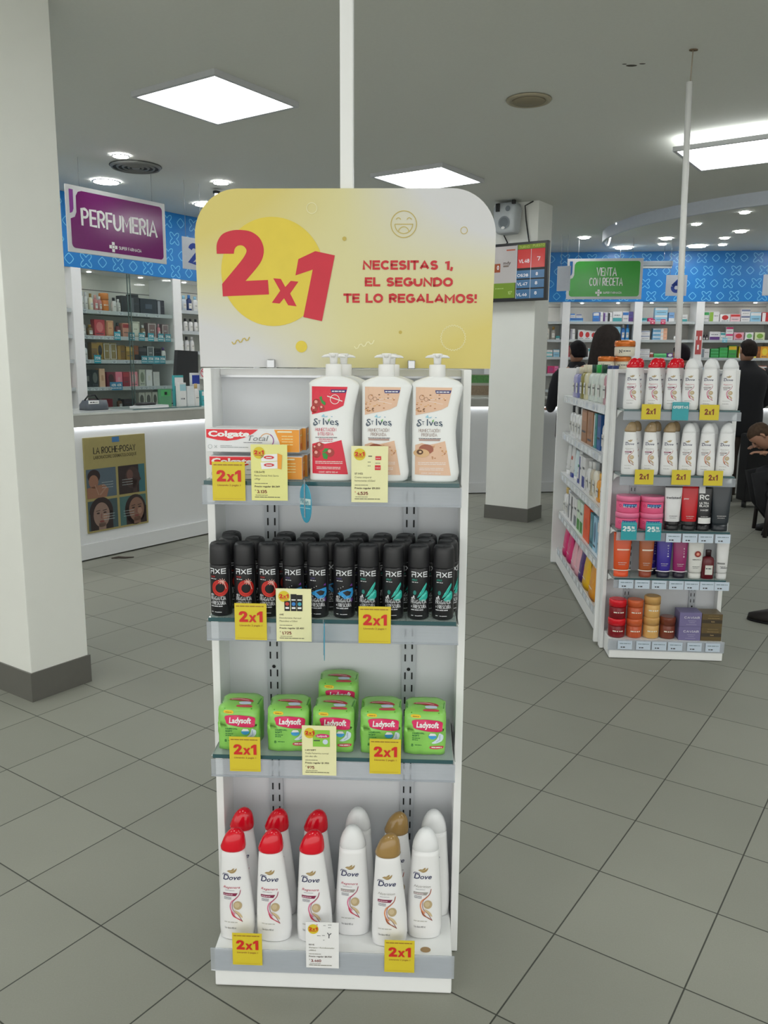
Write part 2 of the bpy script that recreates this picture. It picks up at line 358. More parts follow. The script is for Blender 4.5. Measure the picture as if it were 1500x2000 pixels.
# printed blue bands above the cabinets
def band(name, frame, x0, x1, seed):
    blue = M((10, 112, 184), .35, noise=.06, scale=1.5); ln = M((112, 188, 220), .4)
    g = G(); g.box(x0, x1, 0, .03, 2.28, CEIL, blue); g.box(x0, x1, .03, .5, 2.28, 2.31, WHITE)
    mp = flat(0, .001); rd = random.Random(seed)
    def rr(cx, cy, s, kind):
        if kind == 0:      # rounded lozenge
            pts = []
            for a in range(4):
                for d in (-22, 0, 22): an = (45+90*a+45+d)*D2R; pts.append((cx+s*.8*math.cos(an)*(1 if d == 0 else .86), cy+s*.8*math.sin(an)*(1 if d == 0 else .86)))
        else:              # wavy cross knot
            pts = []
            for k in range(32):
                an = 2*PI*k/32; r = s*(1.15+.55*math.cos(4*an))/1.25; pts.append((cx+r*math.cos(an+.78*kind), cy+r*math.sin(an+.78*kind)))
        g.line(pts, .007, ln, mp, 1, closed=True)
    x = x0+.1; c = 0
    while x < x1-.1:
        for r_ in range(4):
            zz = 2.35 + r_*.155; xx = x + (.085 if r_ % 2 else 0)
            if xx < x1-.09: rr(xx, zz, .055, [1, 0, 1, 0][(r_+c) % 4])
        x += .17; c += 1
    return tag(g.build(name, loc=frame.at(0, 0), rz=frame.a), kind='structure')
band('trim_1', FL, 1.5, LEN_L, 1); band('trim_2', FB, t_, 4.8, 2)
# columns
def column(name, px, py, w_, d_):
    g = G(); p = (px, py)
    g.box(-w_, 0, 0, d_, 0, CEIL, M((206, 207, 202), .6, k=1.35, noise=.03, scale=6), .004)
    o = tag(g.build(name, loc=(px, py, 0), rz=YAW), kind='structure')
    b = G(); k = M((96, 95, 90), .35)
    b.box(-w_-.008, .008, -.008, d_+.008, 0, .13, k); b.build('baseboard', o)
    return o
column('wall_column_left', -1.527, 3.366, .5, .285)
column('wall_column_back', 1.352, 7.59, .445, .30)
# curved drop in the ceiling
g = G(); arc = [(7.0, 6.2), (5.2, 6.35), (4.2, 6.6), (3.5, 6.9), (3.17, 7.12), (2.87, 7.45), (2.6, 7.85), (2.42, 8.3), (2.33, 8.85), (2.36, 9.3), (2.48, 9.65)]
fine = []
for i in range(len(arc)-1):
    p0, p1, p2, p3 = (Vector(arc[max(0, min(len(arc)-1, j))]) for j in (i-1, i, i+1, i+2))
    for k in range(5):
        t = k/5; fine.append(.5*((2*p1)+(p2-p0)*t+(2*p0-5*p1+4*p2-p3)*t*t+(3*p1-p0-3*p2+p3)*t**3))
fine.append(Vector(arc[-1]))
fm = M((188, 194, 204), .5)
def sweep(g, path, prof, mat, smooth=True):
    """prof: (offset to the right-hand side of travel, z) closed outline"""
    vs = []; n = len(prof)
    for i, p in enumerate(path):
        t = (path[min(i+1, len(path)-1)]-path[max(i-1, 0)]).normalized(); nr = Vector((t.y, -t.x))
        vs += [(p.x+nr.x*o, p.y+nr.y*o, z) for o, z in prof]
    fs = [(i*n+k, (i+1)*n+k, (i+1)*n+(k+1) % n, i*n+(k+1) % n) for i in range(len(path)-1) for k in range(n)]
    fs += [tuple(range(n)), tuple((len(path)-1)*n+k for k in reversed(range(n)))]
    g.add(vs, fs, mat, smooth and False)
sweep(g, fine, [(0, CEIL), (0, CEIL-.11), (.03, CEIL-.11), (.03, CEIL)], fm)
tag(g.build('trim_3'), kind='structure')
g = G(); g.tube([(2.36, 8.95, CEIL-.02), (2.38, 9.0, CEIL-.02), (2.44, 9.3, CEIL-.1), (2.46, 9.42, CEIL-.12)], .008, glow('strip_reflection', (.9, .95, 1), 6), 6)  # glowing tubes imitate reflections of LED strips in the drop
g.tube([(2.34, 8.7, CEIL-.012), (2.44, 8.78, CEIL-.014), (2.43, 8.95, CEIL-.02)], .007, glow('strip_reflection', (.9, .95, 1), 6), 6)
tag(g.build('led_strip_glow'), 'thin bent white reflection of LED strips inside the curved ceiling drop above the green sign', 'light')
# ---------------- ceiling lights ----------------
def panel(d1, d2, z=CEIL, label='', s=.6):
    p = D1*d1 + D2*d2
    t = thing('ceiling_light_panel', label, 'ceiling light', (p.x, p.y, z), YAW, 'square ceiling light panels')
    g = G(); h = s/2+.02; f = M((178, 180, 182), .4)
    for a in ((-h, h, -h, -h+.022), (-h, h, h-.022, h), (-h, -h+.022, -h+.022, h-.022), (h-.022, h, -h+.022, h-.022)): g.box(*a, -.028, 0, f)
    g.build('frame', t)
    g = G(); g.box(-h+.022, h-.022, -h+.022, h-.022, -.022, -.006, glow('panel_glow', (.97, 1, .98), PANEL_E)); g.build('diffuser', t)
panel(-3.51, 3.43, label='large square glowing light panel in the upper left of the ceiling')
panel(-3.54, 5.69, label='square glowing light panel above the right half of the yellow sign')
panel(-1.32, 5.93, CEIL-.06, label='square glowing light panel at the right edge beside the thin pole', s=.62)
for d1, d2 in ((-3.5, 1.17), (-1.35, 1.8), (.85, 4.0), (.85, 6.2), (.85, 1.8), (-1.35, -.45), (-3.5, -1.1), (.85, -.45), (-5.7, 1.2), (2.9, 2.0)):  # unseen panels added along the ceiling grid to light the room
    panel(d1, d2, label='added square ceiling light panel outside the view, above or behind the camera')
def downlight(x, y, r, label, e=None, square=False):
    t = thing('downlight', label, 'ceiling light', (x, y, CEIL), .3, 'round and small ceiling downlights')
    g = G(); k = 4 if square else 28
    g.loft([(-.006, r*1.12, r*1.12), (-.012, r*1.06, r*1.06), (-.012, r*.98, r*.98)], M((190, 192, 195), .4), k, cap=False); g.build('trim_ring', t)
    g = G(); g.loft([(-.013, r*.98, r*.98), (-.002, r*.98, r*.98)], glow('down_glow', (1, .99, .97), e or DOWN_E), k, smooth=False); g.build('diffuser', t)
downlight(-2.25, 6.93, .10, 'wide round recessed light just above the purple sign')
downlight(-1.65, 7.86, .10, 'wide round recessed light half hidden behind the upper left corner of the yellow sign')
downlight(2.92, 10.45, .10, 'wide round recessed light above the right part of the green sign')
downlight(3.76, 10.28, .10, 'wide round recessed light right of the thin pole above the blue band')
downlight(-1.87, 6.1, .055, 'bright round spotlight beside the round ceiling vent')
downlight(-1.33, 6.94, .06, 'bright round spotlight above the left shoulder of the yellow sign')
downlight(2.25, 9.67, .055, 'bright round spotlight left of the curved ceiling drop')
downlight(3.19, 9.7, .06, 'brightest spotlight left of the thin pole, above the green sign')
downlight(3.81, 9.17, .055, 'bright spotlight near the right edge of the ceiling')
for x, y, l in ((3.29, 10.13, 'small square spotlight under the brightest one, left of the pole'), (3.83, 9.64, 'small square spotlight right of the pole, middle of three'), (4.01, 10.14, 'small square spotlight right of the pole, lowest of three'), (3.17, 8.74, 'small square spotlight touching the right side of the thin pole'), (3.38, 8.08, 'small square spotlight highest in the right part of the ceiling')):
    downlight(x, y, .045, l, None, True)
HID = ['nearest the corner', 'closest to the back wall', 'between purple sign and corner', 'farthest left over the cabinets', 'farthest left over the counter', 'over the back counter', 'over the bend of the counter', 'over the hidden cabinet']
for k, (d1, d2) in enumerate(((-5.85, 6.7), (-5.2, 7.4), (-5.0, 6.1), (-5.85, 3.3), (-5.1, 2.6), (-4.1, 8.9), (-4.7, 8.0), (-5.6, 7.9))):  # unseen lamps added to brighten the far walls
    p = D1*d1 + D2*d2; downlight(p.x, p.y, .10, 'added unseen recessed light behind sign or column, ' + HID[k])
for k, (x, y) in enumerate(((4.9, 10.0), (5.8, 9.8), (6.5, 9.4), (4.6, 9.0), (5.6, 8.6))): downlight(x, y, .10, '%s added recessed light, unseen beyond the right edge of the picture' % ('first', 'second', 'third', 'fourth', 'fifth')[k])  # more unseen lamps, added to light the back wall from the right
t = thing('ceiling_vent', 'round grey slotted air vent in the ceiling above the purple sign', 'vent', (-1.86, 6.42, CEIL))
g = G(); vm_ = M((120, 122, 120), .5); dk = M((50, 52, 52), .7)
g.loft([(-.004, .19, .19), (-.012, .17, .17)], dk, 36); g.build('backing', t)
g = G()
for r in (.185, .145, .105, .065): g.loft([(-.006, r, r), (-.022, r-.012, r-.012), (-.018, r-.022, r-.022), (-.008, r-.014, r-.014)], vm_, 36, cap=False)
g.loft([(-.006, .03, .03), (-.022, .028, .028)], vm_, 20); g.build('louvre_rings', t)
t = thing('ceiling_speaker', 'beige round speaker cover in the grey ceiling', 'speaker', (.781, 4.823, CEIL))
g = G(); be = M((150, 142, 120), .6); be2 = M((128, 120, 98), .7)
g.loft([(-.003, .125, .125), (-.012, .118, .118), (-.014, .1, .1), (-.009, .094, .094)], be, 40); g.build('rim', t)
g = G(); g.loft([(-.0095, .092, .092), (-.016, .085, .085), (-.02, .03, .03), (-.024, .012, .012)], be2, 36); g.build('grille', t)
t = thing('hanging_tube', 'short white glowing tube hanging from the ceiling behind the yellow sign', 'light', (-1.42, 7.2, CEIL-.02))
g = G(); g.tube([(0, 0, 0), (0, 0, -.02)], .03, BLACK); g.build('mount', t)
g = G(); g.tube([(0, 0, -.02), (0, 0, -.42)], .016, glow('tube_glow', (1, 1, 1), 3)); g.build('tube', t)

# ---------------- service counter ----------------
pl = [Vector(FL.at(x, -1.21)[:2]) for x in (1.6, 3.0, 4.0, 5.0, 6.0, 6.8)]
pl += [Vector(p) for p in ((-.14, 8.92), (.2, 9.13), (.6, 9.27), (1.0, 9.36), (1.5, 9.44), (2.1, 9.5), (2.8, 9.52), (3.6, 9.48), (4.8, 9.36), (6.6, 9.14))]
ct = thing('service_counter', 'long white pharmacy counter with lit edge running behind the stand and column', 'counter', (0, 0, 0))
CW = M((200, 202, 203), .35, noise=.02, scale=2); APR = M((158, 158, 152), .4, noise=.12, scale=8)
g = G(); sweep(g, pl, [(-.5, .012), (-.5, .125), (.03, .125), (.03, .012)], CW); g.build('plinth', ct)
g = G(); sweep(g, pl, [(-.45, .125), (-.45, .985), (0, .985), (0, .125)], CW)
seam = M((150, 152, 152), .6)
g.build('front_panel', ct)
g = G(); sweep(g, pl, [(-.02, .985), (-.02, .999), (.03, .999), (.03, .985)], glow('counter_glow', (.95, .97, 1), 4.5)); g.build('led_strip_glow', ct)
g = G(); sweep(g, pl, [(-.5, 1.0), (-.5, 1.085), (.055, 1.085), (.055, 1.0)], APR); g.build('apron', ct)
g = G(); sweep(g, pl, [(-.52, 1.085), (-.52, 1.1), (.06, 1.1), (.06, 1.085)], M((196, 200, 196), .2)); g.build('countertop', ct)
# poster on the counter front
t = thing('framed_poster', 'olive skincare poster with four face photographs on the left counter front', 'poster', FL.at(3.945, -1.21), FL.a)
T = lambda u0, u1, v0, v1, *a: None
g = G(); ol = M((142, 132, 86), .45); g.box(-.28, .28, -.012, 0, .2, .915, ol, .002); g.build('board', t)
g = G(); mp = flat(-.0125, .0006)
g.rect(-.03, .035, .868, .908, M((60, 105, 150)), mp, 1)
g.text('LA ROCHE-POSAY', -.2, .185, .79, .84, M((40, 38, 34)), mp, 1, .012)
g.text('LABORATOIRE DERMATOLOGIQUE', -.2, .19, .752, .776, M((74, 68, 46)), mp, 1, .01)
skin = [M((128, 92, 74)), M((58, 44, 42)), M((126, 104, 94)), M((116, 88, 74))]; bgc = [M((74, 88, 98)), M((52, 96, 102)), M((58, 76, 80)), M((64, 96, 94))]; hair = M((44, 34, 34)); lip = M((112, 58, 54)); eye = M((40, 30, 30)); hi = M((142, 112, 96))
cells = [(-.272, -.01, .46, .68), (.012, .262, .46, .68), (-.272, -.01, .215, .44), (.012, .262, .215, .44)]
for i, (a, b, c, d) in enumerate(cells):
    g.rect(a, b, c, d, bgc[i], mp, 1); cx, cy = (a+b)/2, (c+d)/2
    if i == 0:      # profile with hand to the chin
        g.disc(a+.065, d-.055, .055, hair, mp, 2, .05); g.disc(a+.06, d-.095, .042, skin[0], mp, 3, .05)
        g.poly([(a, c), (a+.17, c), (a+.19, c+.06), (a+.15, c+.1), (a+.06, c+.09), (a, c+.08)], skin[0], mp, 3); g.line([(a+.07, c+.1), (a+.1, c+.02)], .008, hi, mp, 4)
        g.line([(a+.11, c+.02), (a+.17, c+.075)], .012, hi, mp, 4)
    elif i == 1:    # dark profile
        g.rect(a, a+.19, c, d, hair, mp, 2); g.disc(a+.13, cy+.01, .07, skin[1], mp, 3, .085); g.rect(a+.13, a+.17, c, cy, skin[1], mp, 3)
        g.disc(a+.105, cy+.035, .03, M((92, 66, 60)), mp, 4, .04); g.poly([(a+.195, cy+.02), (a+.212, cy-.01), (a+.195, cy-.02)], skin[1], mp, 4)
    else:
        fx = a+.115 if i == 2 else b-.095
        g.disc(fx, cy+.02, .105, hair, mp, 2, .115, a0=-10, a1=190) if i == 2 else g.disc(fx-.01, cy+.0, .1, hair, mp, 2, .12)
        g.rect(max(a, fx-.1), min(b, fx+.1), c, cy+.02, hair, mp, 2); g.disc(fx, cy, .072, skin[i], mp, 3, .095); g.rect(fx-.03, fx+.035, c, cy-.06, skin[i], mp, 3)
        for sx in (-.03, .03): g.disc(fx+sx, cy+.015, .014, eye, mp, 4, .006, 12); g.line([(fx+sx-.018, cy+.032), (fx+sx+.018, cy+.036)], .005, eye, mp, 4)
        g.line([(fx, cy+.01), (fx-.006, cy-.025), (fx+.006, cy-.028)], .004, lip, mp, 4); g.disc(fx, cy-.05, .022, lip, mp, 4, .008, 14); g.disc(fx+.03, cy-.015, .02, hi, mp, 4, .026)
    for k in range(3): g.dashes(a+.03+.1*(i % 2 == 0), b-.03-.09*(i % 2), c+.07+.02*k, .003, M((160, 170, 170)), mp, 5, k+i)
g.build('printed_picture', t)

# ---------------- hanging signs ----------------
def dept_sign(frame, x, y, w_, z0, z1, c, lines, label, corner_c):
    t = thing('hanging_sign', label, 'sign', frame.at(x, y, 0), frame.a)
    g = G(); wb = M((198, 200, 202), .3); cc = M(c, .18, noise=.05)
    g.box(0, w_, -.006, .006, z0, z1, wb, .002); g.build('board', t)
    g = G(); mp = flat(-.006, .0008); mg = .03; r = .03
    a, b, lo, hi_ = mg, w_-mg, z0+mg, z1-mg
    def arc_(cx, cy, a0): return [(cx+r*math.cos((a0+15*k)*D2R), cy+r*math.sin((a0+15*k)*D2R)) for k in range(7)]
    tab = [(a, hi_-.2), (a+.035, hi_-.185), (a+.05, hi_-.15), (a+.052, hi_-.04), (a+.07, hi_-.01), (a+.1, hi_)]
    g.poly(arc_(a+r, lo+r, 180) + arc_(b-r, lo+r, 270) + arc_(b-r, hi_-r, 0) + tab[::-1], cc, mp, 1)
    g.poly([(a-.004, hi_), (a-.004, hi_-.165), (a+.018, hi_-.155), (a+.028, hi_-.13), (a+.03, hi_)], M(corner_c, .3), mp, 1)
    wt = M((226, 226, 230), .3)
    for s, u0, u1, v0, v1 in lines: g.text(s, u0*w_, u1*w_, z0+v0*(z1-z0), z0+v1*(z1-z0), wt, mp, 2, .02)
    # little clinic cross and shop name
    cx, cy, q = w_*.43, z0+(z1-z0)*.16, .012
    g.poly([(cx-q, cy-3*q), (cx+q, cy-3*q), (cx+q, cy-q), (cx+3*q, cy-q), (cx+3*q, cy+q), (cx+q, cy+q), (cx+q, cy+3*q), (cx-q, cy+3*q), (cx-q, cy+q), (cx-3*q, cy+q), (cx-3*q, cy-q), (cx-q, cy-q)], wt, mp, 2)
    g.ring(cx, cy, q*1.1, .004, cc, mp, 3, 14); g.text('SUPER FARMACIA', cx+.05, cx+.26, cy-.012, cy+.012, wt, mp, 2, .01)
    g.build('printed_face', t)
    g = G()
    for sx in (.12, w_-.12): g.tube([(sx, 0, z1-.005), (sx, 0, CEIL)], .0018, M((150, 152, 152)), 6)
    g.build('hanging_wires', t)
dept_sign(FL, 3.70, -1.13, .89, 2.24, 2.70, (112, 30, 102), [('PERFUMERIA', .13, .905, .42, .69)], 'purple hanging PERFUMERIA sign in front of the blue band', (128, 52, 138))
dept_sign(Frame(2.09, 9.75, FB.a), 0, 0, .845, 2.22, 2.672, (58, 158, 58), [('VENTA', .39, .66, .57, .78), ('CON RECETA', .3, .745, .33, .53)], 'green hanging VENTA CON RECETA sign at the right', (28, 92, 152))
def number_sign(loc, rz, txt, w_, h_, label, wires=True):
    t = thing('number_sign', label, 'sign', loc, rz, 'white counter number signs')
    g = G(); g.box(0, w_, -.004, .004, -h_, 0, M((190, 195, 205), .3), .002); g.build('board', t)
    if txt:
        g = G(); g.text(txt, w_*.24, w_*.76, -h_*.86, -h_*.16, M((28, 62, 150), .4), flat(-.004, .0008), 1, .05); g.build('numeral', t)
    g = G(); dx = CEIL-loc[2]
    for sx in (.04, w_-.04): g.tube([(sx, 0, -.005), (sx, 0, dx)], .0015, M((150, 152, 152)), 6)
    g.build('hanging_wires', t)
number_sign(FL.at(4.70, -1.2, 2.465), FL.a, '2', .24, .25, 'white sign with blue numeral 2 cut off by the yellow sign')
b6 = Frame(2.09, 9.75, FB.a)
number_sign(b6.at(1.16, .25, 2.51), FB.a, '6', .235, .235, 'white sign with blue numeral 6 behind the thin pole')
number_sign(b6.at(2.24, .25, 2.51), FB.a, '7', .235, .235, 'white number sign cut by the right edge of the picture')
number_sign(b6.at(-.13, -.25, 2.56), FB.a-.35, '', .15, .27, 'blank white hanging sign between the screen and the green sign')
t = thing('fluorescent_fixture', 'dull grey fluorescent tube box hanging behind the green sign', 'light', FB.at(.66, -.5, 2.66), FB.a)
g = G(); g.box(0, .72, -.04, .04, 0, .06, M((128, 140, 148), .4), .008); g.build('housing', t)
g = G(); g.tube([(.01, -.02, -.012), (.71, -.02, -.012)], .014, M((205, 210, 212), .3)); g.build('tube', t)
g = G(); g.tube([(.1, 0, .05), (.1, 0, .24)], .002, STEEL, 6); g.tube([(.62, 0, .05), (.62, 0, .24)], .002, STEEL, 6); g.build('hanging_wires', t)

# ---------------- screen, loudspeaker, cables on the back column ----------------
FC = Frame(1.352, 7.59, YAW)
t = thing('wall_screen', 'flat screen with queue numbers in red and blue mounted on the back column', 'screen', FC.at(-.75, -.13), YAW)
W_, z0, z1 = .91, 2.03, 2.535
g = G(); g.box(0, W_, 0, .045, z0, z1, BLACK, .004); g.build('casing', t)
g = G(); mp = flat(-.0005, .0012); em = lambda c: M(c, .15, k=.55, emit=.75, noise=.02)
u = lambda x: W_*(1-(1110-x)/(1110-120)*.56); v = lambda y: z1 - (y-760)/(1760-760)*(z1-z0)
# left half of the picture area (mostly behind the yellow sign)
g.rect(.02, u(545), v(1440), z1-.025, em((178, 174, 172)), mp, 1); g.rect(.02, u(520), z0+.03, v(1440), em((112, 142, 44)), mp, 1)
g.rect(u(555), u(1062), v(880), z1-.022, em((120, 140, 50)), mp, 1); g.rect(u(555), u(1062), v(1200), v(885), em((196, 58, 56)), mp, 1)
for a, b in ((1240, 1375), (1400, 1540), (1565, 1720)): g.rect(u(545), u(1062), v(b), v(a), em((62, 106, 146)), mp, 1)
g.rect(u(804), u(812), z0+.022, v(885), em((190, 200, 205)), mp, 2); g.rect(u(536), u(546), z0+.022, z1-.022, em((190, 200, 205)), mp, 2)
wt = em((225, 228, 230))
g.text('TURNO', u(585), u(775), v(868), v(825), em((170, 185, 90)), mp, 2, .01); g.text('PUESTO', u(835), u(1050), v(855), v(812), em((170, 185, 90)), mp, 2, .01)
g.text('VL48', u(580), u(778), v(1115), v(1050), wt, mp, 2); g.text('7', u(920), u(980), v(1095), v(1020), wt, mp, 2)
g.text('OS28', u(558), u(765), v(1350), v(1300), wt, mp, 2); g.text('8', u(905), u(945), v(1335), v(1282), wt, mp, 2)
g.text('VL47', u(560), u(755), v(1500), v(1445), wt, mp, 2); g.text('8', u(895), u(940), v(1490), v(1435), wt, mp, 2)
g.text('VL46', u(555), u(750), v(1680), v(1625), wt, mp, 2); g.text('8', u(890), u(935), v(1660), v(1605), wt, mp, 2)
g.rect(u(100), u(228), v(1250), v(1100), em((150, 78, 48)), mp, 2); g.text('0', u(165), u(205), v(1205), v(1130), wt, mp, 3, .04)
g.text('mdy', u(285), u(430), v(1120), v(1070), em((96, 84, 80)), mp, 2, .03); g.rect(u(285), u(390), v(1165), v(1135), em((120, 108, 100)), mp, 2)
g.rect(u(340), u(505), v(890), v(868), em((170, 84, 62)), mp, 2); g.text('10°', u(385), u(470), v(1640), v(1580), em((168, 190, 110)), mp, 2); g.dashes(u(140), u(310), v(1540), .008, em((168, 190, 110)), mp, 2, 4)
g.build('display', t)
g = G(); g.box(.5, .8, .045, .13, 2.15, 2.4, BLACK); g.build('wall_bracket', t)
t = thing('loudspeaker', 'small white wall loudspeaker high on the back column above the screen', 'speaker', FC.at(-.25, -.11, 2.62), YAW)
g = G(); g.loft([(0, .085, .06, 5, .01), (.03, .1, .08, 5), (.2, .115, .085, 5), (.255, .1, .07, 5)], M((178, 184, 188), .35), 28); g.build('cabinet', t)
g = G(); mp = lambda a, b, h: (a, -.087-.002*h+.0, b)
g.disc(.01, .085, .055, M((120, 128, 134), .5), mp, 1, .055); g.disc(.01, .085, .042, M((96, 104, 110), .4), mp, 2); g.disc(.045, .2, .024, M((110, 118, 124), .4), mp, 1); g.disc(.005, .04, .018, M((232, 236, 238), .1), mp, 3, .012); g.build('cones', t)
g = G(); g.box(-.115, -.09, .02, .1, .1, .2, BLACK, .004); g.box(-.07, -.035, -.1, -.08, .18, .25, BLACK, .004); g.box(.08, .11, -.09, -.06, .235, .27, BLACK, .004); g.build('bracket', t)
g = G()
g.tube([FC.at(-.36, -.12, 2.84), FC.at(-.37, -.1, 2.72), FC.at(-.33, -.03, 2.64), FC.at(-.29, -.015, 2.56), FC.at(-.3, -.06, 2.5)], .006, BLACK, 6)
g.tube([FC.at(-.05, -.01, 2.895), FC.at(-.12, -.03, 2.86), FC.at(-.11, -.02, 2.74), FC.at(-.09, -.015, 2.62), FC.at(-.05, -.05, 2.5)], .006, BLACK, 6)
tag(g.build('loose_cable'), 'thin black cables looping down from the loudspeaker to the screen', 'cable')
# ---------------- generic shelf goods ----------------
def carton(w_, d_, h_, c1, c2, pat=0, seed=0):
    def mk():
        g = G(); m1, m2 = M(c1, .45), M(c2, .45)
        g.box(-w_/2, w_/2, -d_/2, d_/2, 0, h_, m1, min(.002, w_/12)); mp = flat(-d_/2, .0006); dk = M((70, 74, 84), .5)
        if pat == 0: g.rect(-w_/2*.94, w_/2*.94, 0.05*h_, h_*.4, m2, mp, 1); g.dashes(-w_*.35, w_*.3, h_*.62, h_*.07, dk, mp, 2, seed)
        elif pat == 1: g.rect(-w_/2*.94, w_/2*.94, h_*.66, h_*.93, m2, mp, 1); g.dashes(-w_*.35, w_*.35, h_*.3, h_*.06, dk, mp, 2, seed)
        elif pat == 2: g.rect(-w_/2*.94, -w_*.1, h_*.06, h_*.94, m2, mp, 1); g.dashes(-w_*.02, w_*.4, h_*.55, h_*.07, dk, mp, 2, seed)
        elif pat == 3: g.disc(0, h_*.55, w_*.33, m2, mp, 1, h_*.3); g.dashes(-w_*.35, w_*.35, h_*.12, h_*.06, dk, mp, 2, seed)
        elif pat == 4:
            g.line([(-w_*.42, h_*.08), (w_*.42, h_*.08), (w_*.42, h_*.92), (-w_*.42, h_*.92)], w_*.06, m2, mp, 1, True); g.dashes(-w_*.2, w_*.2, h_*.5, h_*.05, m2, mp, 1, seed)
        elif pat == 5: g.rect(-w_*.2, w_*.2, h_*.35, h_*.65, m2, mp, 1)
        o = g.build('carton'); return tag(o, 'x', 'box')
    return mk
def bottle(r, h_, c1, cap, neck=.5, caph=.22, ry=None, kind='bottle'):
    def mk():
        t = thing(kind, 'x', kind); hb = h_*(1-caph); yy = ry or r; lo = M(c1, .25)
        g = G(); g.loft([(0, r*.9, yy*.9, 2.6), (h_*.02, r, yy, 2.6), (hb*.82, r, yy, 2.6), (hb*.93, r*.85, yy*.85, 2.4), (hb, r*neck, yy*neck)], lo, 20)
        mp = flat(-yy, .0006); g.rect(-r*.6, r*.6, hb*.2, hb*.62, M((205, 204, 198), .5), mp, 1); g.dashes(-r*.5, r*.5, hb*.45, hb*.05, M((84, 84, 90)), mp, 2, 3, r*.5); g.build('body', t)
        g = G(); g.loft([(hb, r*neck*1.1, yy*neck*1.1), (h_*.99, r*neck*1.1, yy*neck*1.1), (h_, r*neck, yy*neck)], M(cap, .3), 18); g.build('cap', t)
        return t
    return mk
def jar(r, h_, c1, lid, band_=None, txt=None):
    def mk():
        t = thing('jar', 'x', 'jar'); lidh = h_*.36; hb = h_-lidh
        g = G(); g.loft([(0, r*.9, r*.9), (.003, r*.96, r*.96), (hb*.9, r*.96, r*.96), (hb, r*.85, r*.85)], M(c1, .3), 28)
        mp = cyl(r*.96)
        if band_: g.rect(-r*1.0, r*1.0, hb*.18, hb*.82, M(band_, .45), mp, 1, .006)
        if txt: g.text(txt, -r*.6, r*.6, hb*.4, hb*.66, M((52, 52, 56)), mp, 2, .01, lim=.006)
        else: g.dashes(-r*.6, r*.6, hb*.5, hb*.09, M((230, 220, 205)) if not band_ else M((70, 66, 66)), mp, 2, 5, r*.4)
        g.build('body', t)
        g = G(); g.loft([(hb, r, r), (h_*.93, r, r), (h_*.98, r*.96, r*.96), (h_, r*.85, r*.85)], M(lid, .25), 28); g.build('lid', t)
        return t
    return mk
def tube(w_, h_, c, cap, accents=(), txt=(), d=.022, capup=False, caph=.14):
    """squeeze tube standing on its cap: flat crimped top, round base"""
    def mk():
        t = thing('squeeze_tube', 'x', 'tube'); hc = h_*caph; r = w_/2
        g = G(); g.loft([(hc, r*.78, d*.9, 2.3), (hc+.012, r*.84, d, 2.3), (h_*.6, r*.93, d*.65, 2.5), (h_*.93, r, .005, 3), (h_, r, .0025, 3)], M(c, .3), 24)
        def mp(u, v, h):
            q = (v-hc)/(h_-hc); dep = d*(1-q)**.8*1.02+.003; xr = r*(.84+.16*q); return (u, -dep*math.sqrt(max(.05, 1-(abs(u)/xr)**2.4))-.0006-h*.0005, v)
        for a in accents: g.rect(a[0]*r, a[1]*r, a[2]*h_, a[3]*h_, M(a[4], .35), mp, 1, .012)
        for s in txt: g.text(s[0], s[1]*r, s[2]*r, s[3]*h_, s[4]*h_, M(s[5], .4), mp, 2, .02, lim=.01)
        g.dashes(-r*.45, r*.45, h_*.32, h_*.012, M((190, 188, 186) if sum(c) < 400 else (100, 100, 104)), mp, 2, 7); g.dashes(-r*.4, r*.3, h_*.28, h_*.01, M((190, 188, 186) if sum(c) < 400 else (100, 100, 104)), mp, 2, 9)
        g.build('body', t)
        g = G(); g.loft([(0, r*.76, d*.88, 2.3), (.002, r*.8, d*.92, 2.3), (hc, r*.8, d*.92, 2.3)], M(cap, .3), 24); g.build('cap', t)
        return t
    return mk
CN = {}
def cname(c):
    names = {'white': (222, 222, 222), 'grey': (140, 140, 140), 'black': (30, 30, 34), 'red': (190, 40, 45), 'orange': (215, 105, 40), 'yellow': (226, 190, 40), 'green': (50, 160, 80), 'teal': (40, 150, 155), 'light blue': (130, 190, 222), 'blue': (50, 100, 185), 'navy': (30, 44, 100), 'purple': (96, 52, 130), 'magenta': (200, 50, 130), 'pink': (222, 140, 160), 'brown': (120, 80, 50), 'tan': (205, 170, 120), 'gold': (170, 132, 60), 'dark red': (110, 24, 34), 'cream': (222, 214, 186), 'lilac': (170, 160, 205), 'olive': (128, 122, 60)}
    return min(names, key=lambda k: sum((a-b)**2 for a, b in zip(names[k], c)))
KIND = {'c': 'carton', 'b': 'bottle', 'j': 'jar'}
def row(frame, z, y, items, where, group, yaw=0, jitter=.0, side='left'):
    """items: (kind, x centre, width, height, depth, colour, second colour, pattern[, stack])"""
    its = sorted(items, key=lambda q: q[1])
    k = 0
    for it in its:
        kind, x, w_, h_, d_, c1, c2, pat = it[:8]; n = it[8] if len(it) > 8 else 1
        for q in range(n):
            key = (kind, round(w_, 3), round(h_, 3), round(d_, 3), c1, c2, pat)
            mk = carton(w_, d_, h_, c1, c2, pat, len(_protos)) if kind == 'c' else bottle(w_/2, h_, c1, c2, .5, .22, d_/2) if kind == 'b' else jar(w_/2, h_, c1, c2)
            a, b = cname(c1), cname(c2); col = a if a == b else a + '/' + b
            st = '' if n == 1 else (', uppermost' if q == n-1 else ', lowest' if q == 0 else ', mid pile')
            lab = '%s %s, %s on %s%s' % (col, KIND[kind], ORD[k], where, st)
            o = place(key, mk, frame.at(x, y + d_/2, z + q*h_), frame.a + yaw + (random.random()-.5)*jitter, lab, group)
            if kind != 'c' and 'category' in o: pass
        k += 1
random.seed(5)
